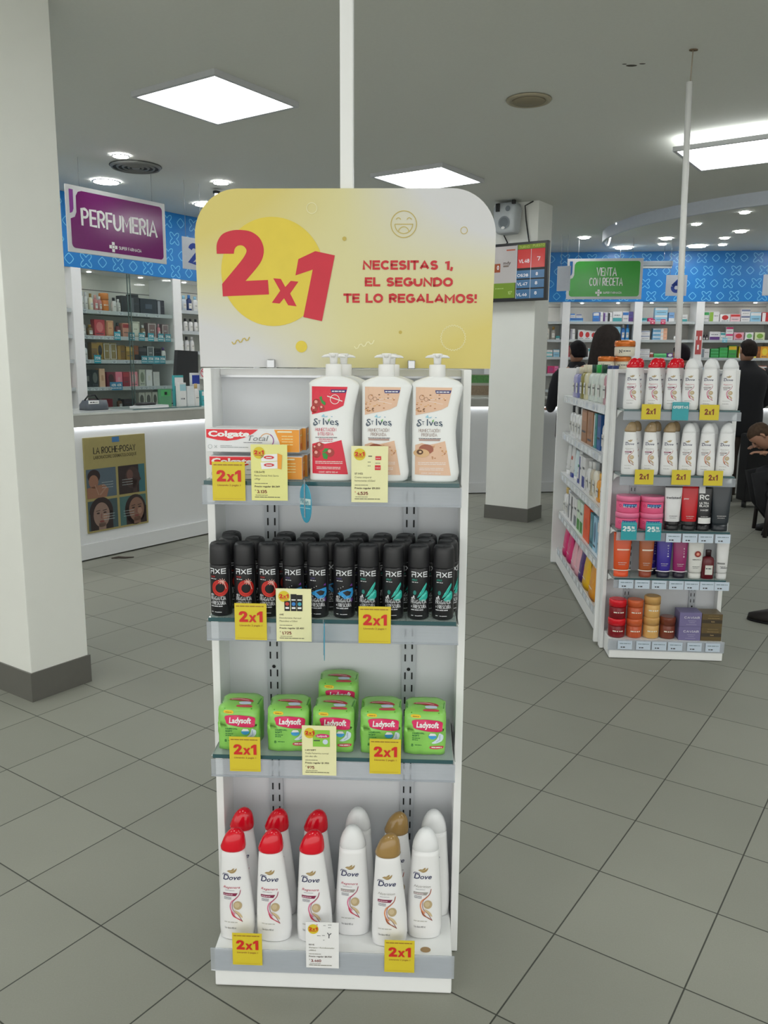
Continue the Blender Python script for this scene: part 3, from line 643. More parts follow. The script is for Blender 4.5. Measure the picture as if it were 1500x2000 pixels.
W = (214, 214, 214); TE = (70, 160, 165); BL = (60, 120, 190); LB = (140, 190, 215); MG = (200, 46, 110); RD = (186, 46, 48); GR = (70, 170, 100); PU = (98, 60, 130); YE = (226, 186, 40); ORG = (214, 110, 44)
# ---------------- wall cabinets ----------------
def cabinet(frame, x0, x1, shelves, label, pil=(1, 1), back=(206, 207, 200), zlo=.9, dep=.36, lights=True):
    t = thing('wall_cabinet', label, 'cabinet', frame.at(0, 0, 0), frame.a)
    g = G(); bm_ = M(back, .6, k=1.3, noise=.04); g.box(x0, x1, dep, dep+.02, zlo, 2.28, bm_)
    gk = M((96, 98, 96), .7)
    for z in shelves: g.box(x0, x1, dep-.001, dep, z+.205, z+.212, gk)
    g.build('back_panel', t)
    for s in (0, 1):
        if pil[s]:
            a, b = (x0-.1, x0) if s == 0 else (x1, x1+.1)
            g = G(); g.box(a, b, 0, dep, zlo, 2.28, WHITE, .002); g.build('side_panel', t)
    g = G(); g.box(x0-.1, x1+.1, .0, dep, .0, zlo, WHITE); g.build('base_cupboard', t)
    for z in shelves:
        g = G(); g.box(x0+.002, x1-.002, .03, dep-.005, z-.012, z, M((170, 176, 174), .3)); g.box(x0+.002, x1-.002, .022, .03, z-.03, z+.004, M((176, 182, 184), .4)); g.build('shelf', t)
    for fx in (.22, .78):
        xx = x0+(x1-x0)*fx; g = G(); g.loft([(2.2795, .02, .02, 2, xx, .2), (2.276, .019, .019, 2, xx, .2)], glow('cabinet_spot_glow', (1, .98, .94), 32), 20); g.build('cabinet_spot', t)
    return t
SH_L = (1.926, 1.70, 1.485, 1.238, 1.03)
cabinet(FL, 4.6, 5.64, SH_L, 'white perfume cabinet with glass doors under the purple sign')
cabinet(FL, 3.5, 4.5, SH_L, 'white wall cabinet cut off by the left column', (1, 0))
cabinet(FL, 5.74, 6.75, (1.985, 1.78, 1.58, 1.36), 'white wall cabinet seen between the numeral 2 sign and stand', (0, 1))
cabinet(FL, 6.85, 7.9, SH_L, 'white wall cabinet hidden behind the yellow sign', (0, 1))
t = thing('sliding_glass_door', 'pair of clear sliding glass panes closing the perfume cabinet', 'door', FL.at(0, 0), FL.a)
for a, b, yy in ((4.602, 5.13, .004), (5.10, 5.638, .014)):
    g = G(); g.box(a, b, yy, yy+.005, 1.0, 2.275, DOORG); g.build('glass_pane', t)
    g = G(); g.box(b-.006 if a < 5 else a, b if a < 5 else a+.006, yy-.001, yy+.006, 1.0, 2.275, M((86, 104, 102), .2)); g.build('pane_edge', t)
GO = (150, 118, 50); BK = (34, 34, 40)
P = 'shelf of the perfume cabinet'
row(FL, 1.926, .06, [('c', 4.612, .03, .17, .06, PU, PU, 0), ('b', 4.645, .035, .16, .03, W, LB, 0), ('b', 4.685, .035, .16, .03, W, W, 0), ('b', 4.74, .042, .15, .04, (222, 214, 186), GO, 0), ('b', 4.79, .042, .14, .04, (190, 120, 120), (200, 150, 140), 0), ('b', 4.835, .035, .13, .04, (200, 140, 140), W, 0), ('b', 4.99, .045, .13, .04, W, BK, 0), ('b', 5.04, .036, .12, .04, (190, 190, 186), W, 0), ('c', 5.11, .09, .155, .08, BK, (60, 60, 66), 4), ('c', 5.215, .11, .15, .08, (40, 42, 50), (90, 94, 100), 2), ('c', 5.38, .2, .145, .08, (28, 36, 50), (70, 80, 96), 5), ('c', 5.53, .085, .14, .08, (36, 32, 50), (150, 150, 160), 2)], 'top '+P, 'perfume goods in the left cabinet')
place('amberjar', jar(.044, .165, (205, 120, 50), (216, 132, 58)), FL.at(4.905, .11, 1.926), FL.a, 'shiny amber coloured jar in the middle of the top shelf of the perfume cabinet')
row(FL, 2.0765, .07, [('c', 5.225, .09, .025, .07, BK, BK, 0)], 'the black boxes of the top perfume shelf', 'perfume goods in the left cabinet')
row(FL, 1.70, .06, [('b', 4.64, .06, .13, .04, (180, 180, 182), BK, 0), ('b', 4.715, .055, .1, .04, (116, 92, 60), GO, 0), ('c', 4.81, .11, .15, .06, (176, 56, 66), (200, 110, 110), 3), ('c', 4.925, .075, .145, .06, (206, 160, 118), (150, 60, 60), 4), ('b', 5.02, .05, .13, .04, (100, 28, 36), BK, 0), ('c', 5.105, .085, .13, .06, (206, 150, 130), (160, 50, 56), 1), ('c', 5.215, .095, .15, .06, (205, 205, 190), (120, 118, 100), 4), ('b', 5.31, .045, .12, .04, (134, 116, 90), W, 0), ('c', 5.41, .1, .145, .06, (120, 96, 94), (210, 206, 200), 4), ('b', 5.5, .035, .14, .035, (206, 130, 140), (222, 170, 180), 0), ('c', 5.575, .08, .14, .06, (130, 110, 112), (210, 206, 200), 4)], 'second '+P, 'perfume goods in the left cabinet')
row(FL, 1.485, .06, [('b', 4.65, .045, .14, .035, W, BK, 0), ('c', 4.74, .06, .16, .06, (120, 96, 60), GO, 1), ('c', 4.80, .065, .16, .06, GO, BK, 3), ('c', 4.875, .07, .16, .06, (134, 118, 74), W, 4), ('c', 4.948, .07, .16, .06, (134, 118, 74), W, 4), ('c', 5.035, .09, .14, .06, (120, 90, 40), GO, 2), ('c', 5.135, .09, .13, .06, GO, (196, 158, 80), 1), ('c', 5.21, .05, .14, .06, (130, 74, 40), BK, 0), ('c', 5.285, .09, .13, .06, BK, (70, 70, 74), 1), ('c', 5.38, .085, .14, .06, (90, 98, 98), W, 4), ('c', 5.47, .08, .12, .06, BK, (60, 60, 80), 0), ('b', 5.55, .05, .13, .04, W, PU, 0)], 'third '+P, 'perfume goods in the left cabinet')
row(FL, 1.238, .06, [('c', 4.65, .08, .16, .06, (44, 48, 52), (120, 120, 116), 5), ('c', 4.73, .075, .16, .06, (38, 44, 46), (96, 100, 96), 3), ('c', 4.81, .06, .17, .06, (216, 180, 150), (190, 150, 120), 5), ('c', 4.905, .09, .14, .06, (110, 30, 50), (60, 20, 30), 3), ('c', 4.995, .075, .14, .06, (220, 120, 140), (220, 150, 160), 5), ('c', 5.075, .07, .14, .06, (150, 40, 60), (180, 60, 70), 1), ('c', 5.165, .09, .14, .06, (222, 140, 150), (214, 180, 180), 3), ('c', 5.265, .07, .16, .06, (180, 186, 170), (120, 130, 110), 3), ('c', 5.35, .07, .16, .06, W, (206, 206, 196), 5), ('c', 5.44, .075, .14, .06, (200, 200, 196), W, 4)], 'fourth '+P, 'perfume goods in the left cabinet')
row(FL, 1.03, .06, [('c', 4.8, .22, .1, .06, (120, 26, 40), (90, 20, 30), 5), ('b', 5.0, .05, .1, .04, (90, 60, 40), BK, 0), ('c', 5.1, .12, .09, .06, (60, 50, 56), BK, 0), ('c', 5.25, .07, .15, .06, (196, 196, 184), (90, 90, 84), 3), ('c', 5.33, .07, .15, .06, (196, 196, 184), (90, 90, 84), 3), ('c', 5.41, .06, .15, .06, (196, 196, 184), (90, 90, 84), 3)], 'bottom '+P, 'perfume goods in the left cabinet')
row(FL, 1.985, .06, [('b', 5.78, .05, .15, .04, W, W, 0), ('b', 5.84, .06, .15, .04, (190, 200, 210), LB, 0), ('b', 5.91, .06, .16, .04, (40, 56, 100), BL, 0), ('b', 5.99, .06, .15, .04, W, LB, 0)], 'top shelf beside the yellow sign', 'bottles in the partly hidden cabinet')
row(FL, 1.78, .06, [('b', 5.78, .05, .13, .04, W, BK, 0), ('b', 5.85, .05, .13, .04, W, BK, 0), ('b', 5.92, .05, .13, .04, W, BK, 0), ('b', 5.99, .05, .13, .04, W, BK, 0)], 'second shelf beside the yellow sign', 'bottles in the partly hidden cabinet')
row(FL, 1.58, .06, [('b', 5.79, .05, .15, .04, W, TE, 0), ('b', 5.86, .05, .15, .04, W, BK, 0), ('b', 5.93, .05, .15, .04, W, W, 0)], 'third shelf beside the yellow sign', 'bottles in the partly hidden cabinet')
for z, nm, its in ((1.926, 'top', [('c', 4.44, .08, .04, .05, W, W, 0)]), (1.70, 'second', [('c', 4.42, .07, .12, .05, (170, 172, 190), (120, 120, 150), 4), ('c', 4.34, .07, .12, .05, W, LB, 1)]), (1.485, 'third', [('b', 4.44, .04, .12, .04, W, (120, 60, 56), 0)]), (1.238, 'fourth', [('c', 4.43, .06, .12, .05, (150, 90, 80), BK, 1)])):
    row(FL, z, .06, its, '%s shelf by the left column' % nm, 'goods in the cabinet by the left column')
# price flags along those shelves
def flag(frame, x, y, z, w_, h_, c, txt, label, group, ink=(230, 240, 240), yaw=0):
    key = ('flag', w_, h_, c, txt)
    def mk():
        g = G(); g.box(-w_/2, w_/2, 0, .0012, 0, h_, M(c, .45)); mp = flat(0, .0005)
        if txt == '-': g.dashes(-w_*.42, w_*.42, h_*.6, h_*.16, M(ink), mp, 1, 3, w_*.3); g.dashes(-w_*.2, w_*.25, h_*.2, h_*.2, M(ink), mp, 1, 5, w_*.3)
        elif txt: g.text(txt, -w_*.4, w_*.4, h_*.45, h_*.8, M(ink), mp, 1, .04); g.dashes(-w_*.4, w_*.4, h_*.2, h_*.1, M(ink), mp, 1, 5)
        return tag(g.build('price_tag'), 'x', 'price tag')
    return place(key, mk, frame.at(x, y, z), frame.a+yaw, label, group)
for i, (x, z, big) in enumerate([(4.97, 1.70, 1), (5.13, 1.70, 1), (5.25, 1.70, 1), (5.36, 1.70, 1), (5.48, 1.70, 1), (5.57, 1.70, 1), (4.74, 1.485, 1), (5.27, 1.485, 1), (5.345, 1.485, 1), (5.42, 1.485, 1), (5.49, 1.485, 1)]):
    flag(FL, x, .0205, z-.03, .072, .075, (60, 140, 156) if i % 3 else (40, 150, 170), '25%', 'teal discount card, %s on the %s perfume shelf' % (ORD[i if i < 6 else i-6], 'second' if i < 6 else 'third'), 'teal discount cards in the perfume cabinet')
flag(FL, 4.93, .0205, 1.21, .14, .075, (58, 132, 172), '40% 40%', 'wide blue discount card on the fourth perfume shelf', None)
for zi, (z, xs) in enumerate(((1.926, (4.63, 4.79, 5.02, 5.12, 5.2, 5.32, 5.45)), (1.70, (4.64, 4.7, 4.79, 4.87, 4.93)), (1.485, (4.64, 4.92, 5.06, 5.16)), (1.238, (4.64, 4.71, 4.78, 4.85, 5.1, 5.22, 5.28, 5.36, 5.5)))):
    for j, x in enumerate(xs): flag(FL, x, .0205, z-.028, .052, .03, (196, 202, 206), '-', 'small white price tag, %s on the %s perfume shelf edge' % (ORD[j], ['top', 'second', 'third', 'fourth'][zi]), 'white price tags in the perfume cabinet', (90, 96, 104))

# back wall cabinets
BZ = (2.03, 1.80, 1.575, 1.36, 1.15)
for i, (a, b, l) in enumerate(((-.75, .14, 'white medicine cabinet at the far left of the back wall beside the column'), (.226, 1.053, 'white medicine cabinet below the green sign'), (1.149, 1.822, 'white medicine cabinet behind the thin pole'), (1.923, 2.78, 'white medicine cabinet at the right edge of the back wall'), (2.88, 3.75, 'white medicine cabinet outside the right edge'))):
    cabinet(FB, a, b, BZ, l, (0, 1) if i else (1, 1), (200, 199, 194))
B1, B2, B3, B0 = 'shelf below green sign', 'shelf behind thin pole', 'shelf at right edge', 'shelf beside back column'
gb = 'boxes in the back medicine cabinets'
row(FB, 2.03, .06, [('c', .33, .17, .05, .1, BL, LB, 0), ('c', .58, .075, .12, .08, BL, W, 1), ('c', .64, .055, .13, .08, W, (90, 110, 170), 2), ('c', .70, .055, .12, .08, (190, 190, 200), PU, 2), ('c', .76, .05, .12, .08, W, BK, 2), ('c', .85, .12, .13, .08, W, TE, 0), ('c', .955, .075, .13, .08, W, BL, 1), ('c', 1.02, .055, .13, .08, (92, 84, 150), PU, 0)], 'top '+B1, gb)
row(FB, 2.08, .07, [('c', .28, .06, .06, .06, W, BL, 1), ('c', .36, .07, .05, .06, W, (120, 130, 170), 1)], 'piled on top '+B1, gb)
row(FB, 2.03, .06, [('c', 1.19, .07, .05, .08, TE, LB, 0), ('c', 1.27, .06, .05, .08, MG, W, 5), ('c', 1.40, .16, .09, .1, LB, W, 1, 2), ('c', 1.53, .07, .12, .08, (120, 160, 205), W, 0), ('c', 1.68, .1, .09, .08, W, TE, 0)], 'top '+B2, gb)
row(FB, 2.03, .06, [('c', 1.965, .06, .13, .08, W, GR, 1), ('c', 2.06, .12, .13, .08, W, (140, 180, 70), 2), ('c', 2.195, .12, .1, .08, W, RD, 3), ('c', 2.32, .12, .1, .08, (222, 190, 196), RD, 1), ('c', 2.445, .11, .08, .08, W, (110, 120, 150), 1, 2), ('c', 2.57, .13, .12, .08, LB, W, 1), ('c', 2.7, .11, .12, .08, RD, W, 2)], 'top '+B3, gb)
row(FB, 1.80, .06, [('c', .29, .06, .14, .08, W, (150, 150, 160), 2), ('c', .4, .08, .13, .08, W, RD, 3), ('c', .48, .08, .12, .08, W, RD, 3), ('c', .56, .08, .11, .08, W, RD, 3), ('c', .65, .08, .11, .08, W, (90, 100, 130), 1), ('c', .82, .16, .17, .1, LB, W, 0), ('b', .935, .05, .2, .05, BL, W, 0), ('b', .99, .05, .2, .05, (70, 150, 210), BL, 0)], 'second '+B1, gb)
row(FB, 1.80, .06, [('c', 1.215, .12, .06, .1, W, (150, 160, 180), 1, 2), ('c', 1.36, .1, .05, .1, (120, 175, 210), W, 1, 3), ('c', 1.45, .08, .05, .1, (222, 170, 140), W, 2, 3), ('b', 1.59, .03, .06, .03, W, W, 0)], 'second '+B2, gb)
row(FB, 1.80, .06, [('b', 1.955, .035, .07, .03, (60, 50, 60), BK, 0), ('b', 1.99, .035, .07, .03, (60, 50, 60), BK, 0), ('c', 2.085, .13, .11, .08, W, PU, 0), ('c', 2.185, .06, .1, .08, W, TE, 1), ('c', 2.265, .09, .085, .08, W, MG, 1, 2), ('c', 2.38, .12, .1, .08, (214, 160, 176), RD, 3), ('c', 2.51, .1, .1, .08, W, (120, 180, 110), 3), ('c', 2.64, .12, .1, .08, (200, 210, 170), (120, 160, 60), 3)], 'second '+B3, gb)
row(FB, 1.575, .06, [('c', .3, .12, .15, .08, (176, 70, 84), (222, 140, 150), 3), ('c', .3, .1, .0501, .08, MG, (180, 80, 160), 0)][:1]+[('c', .42, .09, .1, .08, MG, PU, 1), ('c', .56, .12, .12, .08, W, TE, 1), ('c', .7, .12, .12, .08, W, BL, 1), ('c', .85, .12, .12, .08, W, RD, 1)], 'third '+B1, gb)
row(FB, 1.575, .06, [('c', 1.22, .13, .055, .1, W, (180, 180, 186), 1, 2), ('c', 1.31, .045, .07, .06, (150, 60, 44), W, 1), ('c', 1.42, .16, .055, .1, GR, (120, 200, 140), 1), ('c', 1.545, .08, .06, .08, PU, W, 3), ('c', 1.66, .1, .1, .08, (96, 110, 120), W, 1)], 'third '+B2, gb)
row(FB, 1.575, .06, [('c', 1.98, .11, .12, .08, W, (130, 140, 150), 2), ('c', 2.1, .1, .04, .1, GR, (40, 130, 60), 0, 3), ('c', 2.21, .1, .045, .1, (60, 170, 80), GR, 1, 3), ('c', 2.32, .1, .16, .08, (60, 150, 70), YE, 1), ('c', 2.45, .1, .15, .08, YE, W, 0), ('c', 2.585, .06, .16, .08, YE, (240, 210, 90), 0), ('c', 2.64, .045, .15, .08, (150, 90, 40), (120, 70, 30), 0), ('c', 2.715, .1, .15, .08, (232, 160, 40), (236, 200, 60), 3)], 'third '+B3, gb)
row(FB, 1.36, .06, [('c', 2.0, .12, .1, .08, W, LB, 1), ('c', 2.55, .12, .1, .08, ORG, W, 1), ('c', 2.7, .12, .12, .08, (210, 120, 90), W, 1)], 'fourth '+B3, gb)
row(FB, 1.36, .06, [('c', .3, .1, .1, .08, W, TE, 1), ('c', .44, .1, .12, .08, LB, W, 1), ('c', .6, .1, .1, .08, W, MG, 1)], 'fourth '+B1, gb)
row(FB, 1.80, .06, [('c', -.3, .1, .12, .08, W, GR, 1), ('b', -.12, .06, .14, .05, (190, 188, 180), GO, 0), ('b', -.04, .06, .2, .05, (200, 196, 186), W, 0), ('b', .04, .06, .17, .05, (160, 156, 148), GO, 0), ('c', .1, .05, .05, .06, TE, W, 0)], 'second '+B0, gb)
row(FB, 1.575, .06, [('c', -.3, .12, .12, .08, W, BL, 1), ('c', -.02, .12, .045, .08, W, TE, 0, 2), ('c', .09, .08, .1, .08, LB, W, 1)], 'third '+B0, gb)
row(FB, 1.36, .06, [('c', -.3, .12, .12, .08, W, RD, 1), ('c', .03, .09, .1, .08, MG, (170, 60, 120), 3), ('c', .1, .05, .1, .08, (230, 120, 170), MG, 0)], 'fourth '+B0, gb)
for i, (x, z) in enumerate(((1.29, 2.0), (1.42, 2.0), (2.2, 1.77))): flag(FB, x, .012, z, .06, .06, (200, 40, 90) if i < 2 else (120, 190, 210), '-', ['small magenta card on the top shelf edge behind the pole, left one', 'small magenta card on the top shelf edge behind the pole, right one', 'small light blue card on the second shelf edge at the right'][i], None)
t = flag(FB, 1.875, -.003, 1.62, .075, .3, (178, 74, 74), '-', 'narrow red notice on the white cabinet upright right of the pole', None)

# things on the counters
def lx(x, y, z=1.1): return FL.at(x, y, z)
t = thing('computer_monitor', 'black back of a computer monitor standing on the left counter', 'monitor', lx(5.1, -.74), FL.a+.35)
g = G(); g.add([(-.2, 0, .12), (.24, 0, .14), (.25, .0, .47), (-.13, .0, .475), (-.2, .03, .12), (.24, .03, .14), (.25, .03, .47), (-.13, .03, .475)], [(0, 1, 2, 3), (7, 6, 5, 4), (0, 4, 5, 1), (1, 5, 6, 2), (2, 6, 7, 3), (3, 7, 4, 0)], BLACK); g.build('screen_housing', t)
g = G(); g.tube([(.02, .03, 0), (.02, .03, .2)], .02, BLACK); g.box(-.1, .14, -.06, .1, 0, .012, BLACK, .004); g.build('foot', t)
t = thing('card_terminal', 'grey card payment terminal at the left end of the counter', 'terminal', lx(3.97, -.95), FL.a)
g = G(); g.loft([(0, .1, .075, 4), (.04, .1, .075, 4), (.075, .085, .06, 4, .01)], M((82, 88, 96), .4), 24); g.build('body', t)
g = G(); g.box(-.1, -.01, -.08, -.075, .05, .075, PAPER); g.dashes(-.09, -.02, .058, .008, INK, flat(-.08, .0008), 1, 2); g.build('receipt_label', t)
g = G(); g.tube([(-.08, 0, .075), (-.06, -.02, .11), (0, -.02, .115), (.04, 0, .08), (.08, .01, .07)], .006, BLACK, 8); g.build('cord', t)
o = G(); o.box(-.36, .35, -.22, .18, 0, .006, GLASSM); o.box(-.36, .35, -.222, -.22, 0, .006, EDGEG)
tag(o.build('glass_sheet', loc=lx(4.5, -.98, 1.1), rz=FL.a), 'clear glass sheet lying on the left counter top', 'glass')
g = G(); g.box(-.12, .12, -.1, .1, 0, .012, PAPER); g.box(-.1, .13, -.09, .08, .012, .02, M((180, 184, 186), .5)); tag(g.build('paper_stack', loc=lx(4.40, -1.08, 1.107), rz=FL.a+.2), 'small stack of papers on the left counter', 'papers')
g = G(); g.loft([(0, .09, .04, 3), (.012, .1, .045, 3), (.02, .07, .03, 3)], BLACK, 20); tag(g.build('leaflet_holder', loc=lx(4.37, -1.07, 1.1275), rz=FL.a), 'flat black tray on the papers of the left counter', 'tray')
g = G(); g.box(-.06, .06, -.015, .015, 0, .15, clear('green_plastic', ((200, 235, 215), (120, 180, 140)), .5)); g.rect(-.05, .05, .09, .14, M((70, 150, 90)), flat(-.015, .0006), 1); g.rect(-.015, .012, .1, .125, BLACK, flat(-.015, .0006), 2)
tag(g.build('leaflet_stand', loc=lx(4.63, -1.0), rz=FL.a), 'green edged acrylic leaflet holder in front of the monitor', 'holder')
row(Frame(*FL.at(0, 0)[:2], FL.a), 1.1, -1.08, [('c', 4.76, .07, .2, .05, W, (150, 190, 200), 1), ('c', 4.845, .08, .17, .05, (206, 210, 212), W, 4), ('b', 4.92, .06, .19, .04, W, (190, 160, 110), 0), ('c', 5.0, .06, .13, .04, TE, W, 1), ('b', 5.06, .05, .16, .04, W, BK, 0)], 'the left counter in front of the monitor', 'skincare packs on the left counter')
row(Frame(*FL.at(0, 0)[:2], FL.a), 1.1, -1.0, [('c', 4.79, .1, .26, .03, TE, W, 1), ('c', 4.98, .09, .28, .03, W, (40, 60, 150), 1)], 'the counter behind the skincare packs', 'skincare packs on the left counter')
g = G(); g.disc(0, .05, .045, M((222, 214, 216)), flat(0), 1); g.ring(0, .05, .034, .008, M((200, 70, 90)), flat(0), 2); g.line([(-.03, .07), (.03, .03)], .008, M((200, 70, 90)), flat(0), 2); g.box(-.045, .045, 0, .004, 0, .02, PAPER); g.loft([(0, .01, .004), (.01, .01, .004)], PAPER, 8)
tag(g.build('round_badge', loc=lx(5.03, -1.05, 1.33), rz=FL.a), 'round white badge with a red ring standing above the skincare packs', 'badge')
bc = Frame(1.02, 9.62, 0)
g = G(); g.box(-.05, .2, 0, .06, 0, .26, M((150, 150, 140), .5)); g.rect(-.04, .19, .16, .25, M((70, 120, 62), noise=.5, scale=60), flat(0, .001), 1); g.rect(-.04, .19, .02, .13, M((120, 104, 84), noise=.5, scale=80), flat(0, .001), 1)
tag(g.build('display_box', loc=bc.at(0, 0, 1.1)), 'display box with green and brown printed panels on the back counter left of the column', 'box')
g = G(); g.box(0, .22, 0, .05, 0, .2, BLACK, .01); g.box(.06, .2, -.01, 0, .12, .26, M((160, 166, 178), .4)); g.box(.1, .15, -.006, 0, .01, .05, M((150, 160, 166)))
tag(g.build('cash_terminal', loc=bc.at(.22, -.02, 1.1)), 'black terminal with a grey panel on the back counter beside the column', 'terminal')
g = G(); g.box(0, .1, 0, .06, 0, .1, M((210, 180, 40), .4), .006); g.box(0, .1, 0, .06, .1, .16, M((96, 90, 84), .4), .006)
tag(g.build('display_box', loc=Frame(1.93, 9.66, 0).at(0, 0, 1.1)), 'yellow and grey pack on the back counter right of the column', 'box')
# ---------------- display stands ----------------
PANM = M((190, 192, 196), .45, k=1.35, noise=.02, scale=4)
def stand(frame, shelves, label, rear=True, top=1.448, pdepth=.22, cap=False, bp=.10):
    t = thing('display_stand', label, 'shelf stand', frame.at(0, 0, 0), frame.a)
    for s in (-1, 1):
        g = G(); g.box(s*.30, s*.282, 0, pdepth, 0.003, top, WHITE, .002); g.build('side_panel', t)
    g = G(); g.box(-.282, .282, bp, bp+.018 if not cap else bp+.008, .03, top-.012, PANM); g.build('back_panel', t)
    g = G(); g.box(-.282, .282, bp-.015, bp+.008, top-.018, top, WHITE, .002); g.box(-.282, .282, bp-.017, bp-.015, top-.021, top-.016, STEEL); g.build('top_rail', t)
    slot = M((20, 20, 22), .8)
    for s in (-1, 1):
        g = G(); g.box(s*.168-.017, s*.168+.017, bp-.01, bp, .12, top-.24 if not cap else .9, M((176, 180, 186), .35)); mp = flat(bp-.01, .0008)
        z = .14; i = 0
        while z < (top-.26 if not cap else .88):
            for dx in (-.0085, .0085): g.rect(s*.168+dx-.0018, s*.168+dx+.0018, z, z+.018, slot, mp, 1)
            i += 1
            if i % 7 == 3: g.disc(s*.168, z+.026, .0045, slot, mp, 1, n=12); z += .014
            z += .0325
        g.build('slotted_upright', t)
    g = G(); g.box(-.28, .28, -.143, bp, .003, .098, WHITE, .004); g.build('base_box', t)
    g = G(); g.box(-.278, .278, -.13, bp, .0, .003, BLACK); g.build('toe_shadow', t)  # black sheet put in for the shadow under the base
    for i, z in enumerate(shelves):
        gl = G(); gl.box(-.272, .272, -.128, bp-.012, z-.008, z, GLASSM); sh = gl.build('glass_shelf', t)
        gl = G(); gl.box(-.272, .272, -.1295, -.128, z-.0085, z+.0003, EDGEG); gl.build('glass_edge', sh)
        for s in (-1, 1):
            gl = G(); gl.add([(s*.2745, -.12, z-.008), (s*.2745, bp-.012, z-.008), (s*.2745, bp-.012, z-.06), (s*.2745, -.06, z-.02), (s*.278, -.12, z-.008), (s*.278, bp-.012, z-.008), (s*.278, bp-.012, z-.06), (s*.278, -.06, z-.02)], [(0, 1, 2, 3), (7, 6, 5, 4), (0, 3, 7, 4), (1, 5, 6, 2), (2, 6, 7, 3)], WHITE)
            gl.build('shelf_bracket', sh)
        gl = G(); gl.box(-.275, .277, -.134, -.132, z-.05, z-.0085, PLEXI); gl.box(-.275, .277, -.136, -.134, z-.05, z-.046, PLEXI); gl.build('price_rail', sh)
    g = G(); g.box(-.288, .285, -.146, -.144, .045, .104, PLEXI); g.build('price_rail', t)
    if rear:
        for z in (1.16, .88, .5):
            g = G(); g.box(-.27, .27, .122, .33, z-.008, z, GLASSM); g.build('glass_shelf', t)
        g = G(); g.box(-.28, .28, .118, .36, .014, .098, WHITE, .004); g.build('base_box', t)
    return t
t1 = stand(F1, (1.212, .908, .585), 'white front display stand with four shelves under the yellow 2x1 sign')
t = thing('sign_pole', 'thick white square pole rising behind the yellow sign to the ceiling', 'pole', F1.at(.018, .075, 1.448), F1.a)
g = G(); g.box(-.0145, .0145, -.0145, .0145, 0, CEIL-1.448, WHITE, .003); g.build('tube', t)
# header board
u = lambda x: -.3287 + x*.0004595
v = lambda y: 1.855 - y*.0004467
t = thing('header_sign', 'large yellow 2x1 header sign with rounded top corners on the front stand', 'sign', F1.at(0, .03, 0), F1.a)
hm = bpy.data.materials.new('header_print'); hm.use_nodes = True; n = hm.node_tree.nodes; l = hm.node_tree.links; b = n['Principled BSDF']
tc = n.new('ShaderNodeTexCoord'); sp = n.new('ShaderNodeSeparateXYZ'); l.new(tc.outputs['Object'], sp.inputs[0])
def mth(op, a, c):
    q = n.new('ShaderNodeMath'); q.operation = op
    for i, x in enumerate((a, c)):
        if isinstance(x, (int, float)): q.inputs[i].default_value = x
        else: l.new(x, q.inputs[i])
    return q.outputs[0]
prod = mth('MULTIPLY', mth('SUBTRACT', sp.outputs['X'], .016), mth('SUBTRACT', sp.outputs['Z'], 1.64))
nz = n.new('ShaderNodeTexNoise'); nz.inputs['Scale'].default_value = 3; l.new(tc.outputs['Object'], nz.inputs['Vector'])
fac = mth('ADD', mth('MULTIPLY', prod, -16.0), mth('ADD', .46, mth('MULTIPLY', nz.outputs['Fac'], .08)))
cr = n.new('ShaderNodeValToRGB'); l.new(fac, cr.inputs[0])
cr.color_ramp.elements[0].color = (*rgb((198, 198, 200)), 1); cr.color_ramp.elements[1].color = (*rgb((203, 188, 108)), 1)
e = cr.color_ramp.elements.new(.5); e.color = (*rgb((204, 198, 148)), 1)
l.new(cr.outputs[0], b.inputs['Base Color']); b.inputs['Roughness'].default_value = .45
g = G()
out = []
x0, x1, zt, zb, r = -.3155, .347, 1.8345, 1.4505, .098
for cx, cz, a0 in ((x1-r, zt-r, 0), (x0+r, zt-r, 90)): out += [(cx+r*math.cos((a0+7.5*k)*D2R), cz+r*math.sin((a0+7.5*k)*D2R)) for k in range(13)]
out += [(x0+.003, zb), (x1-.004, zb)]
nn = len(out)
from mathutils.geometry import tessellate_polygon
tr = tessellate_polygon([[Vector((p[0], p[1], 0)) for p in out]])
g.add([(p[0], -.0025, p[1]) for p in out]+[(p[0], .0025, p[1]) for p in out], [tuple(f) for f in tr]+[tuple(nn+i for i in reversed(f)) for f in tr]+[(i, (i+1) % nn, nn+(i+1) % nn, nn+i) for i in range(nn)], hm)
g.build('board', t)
g = G(); mp = flat(-.0025, .0005); HR = M((192, 30, 52), .45); HY = M((212, 190, 62), .45); OLV = M((184, 164, 78), .45); HW = M((222, 218, 178), .45)
P = lambda pts: [(u(x), v(y)) for x, y in pts]
def smooth(pts, k=4):
    o = []; N = len(pts)
    for i in range(N):
        p = [Vector(pts[(i+j) % N]) for j in (-1, 0, 1, 2)]
        for s in range(k):
            q = s/k; o.append(tuple(.5*((2*p[1])+(p[2]-p[0])*q+(2*p[0]-5*p[1]+4*p[2]-p[3])*q*q+(3*p[1]-p[0]-3*p[2]+p[3])*q**3)))
    return o
def spline(pts, k=5):
    q = [pts[0]]+list(pts)+[pts[-1]]; o = []
    for i in range(1, len(q)-2):
        p = [Vector(q[i+j]) for j in (-1, 0, 1, 2)]
        for s in range(k):
            w_ = s/k; o.append(tuple(.5*((2*p[1])+(p[2]-p[0])*w_+(2*p[0]-5*p[1]+4*p[2]-p[3])*w_*w_+(3*p[1]-p[0]-3*p[2]+p[3])*w_**3)))
    return o+[tuple(pts[-1])]
g.disc(u(402), v(440), .1148, HY, mp, 1, .117, 56)
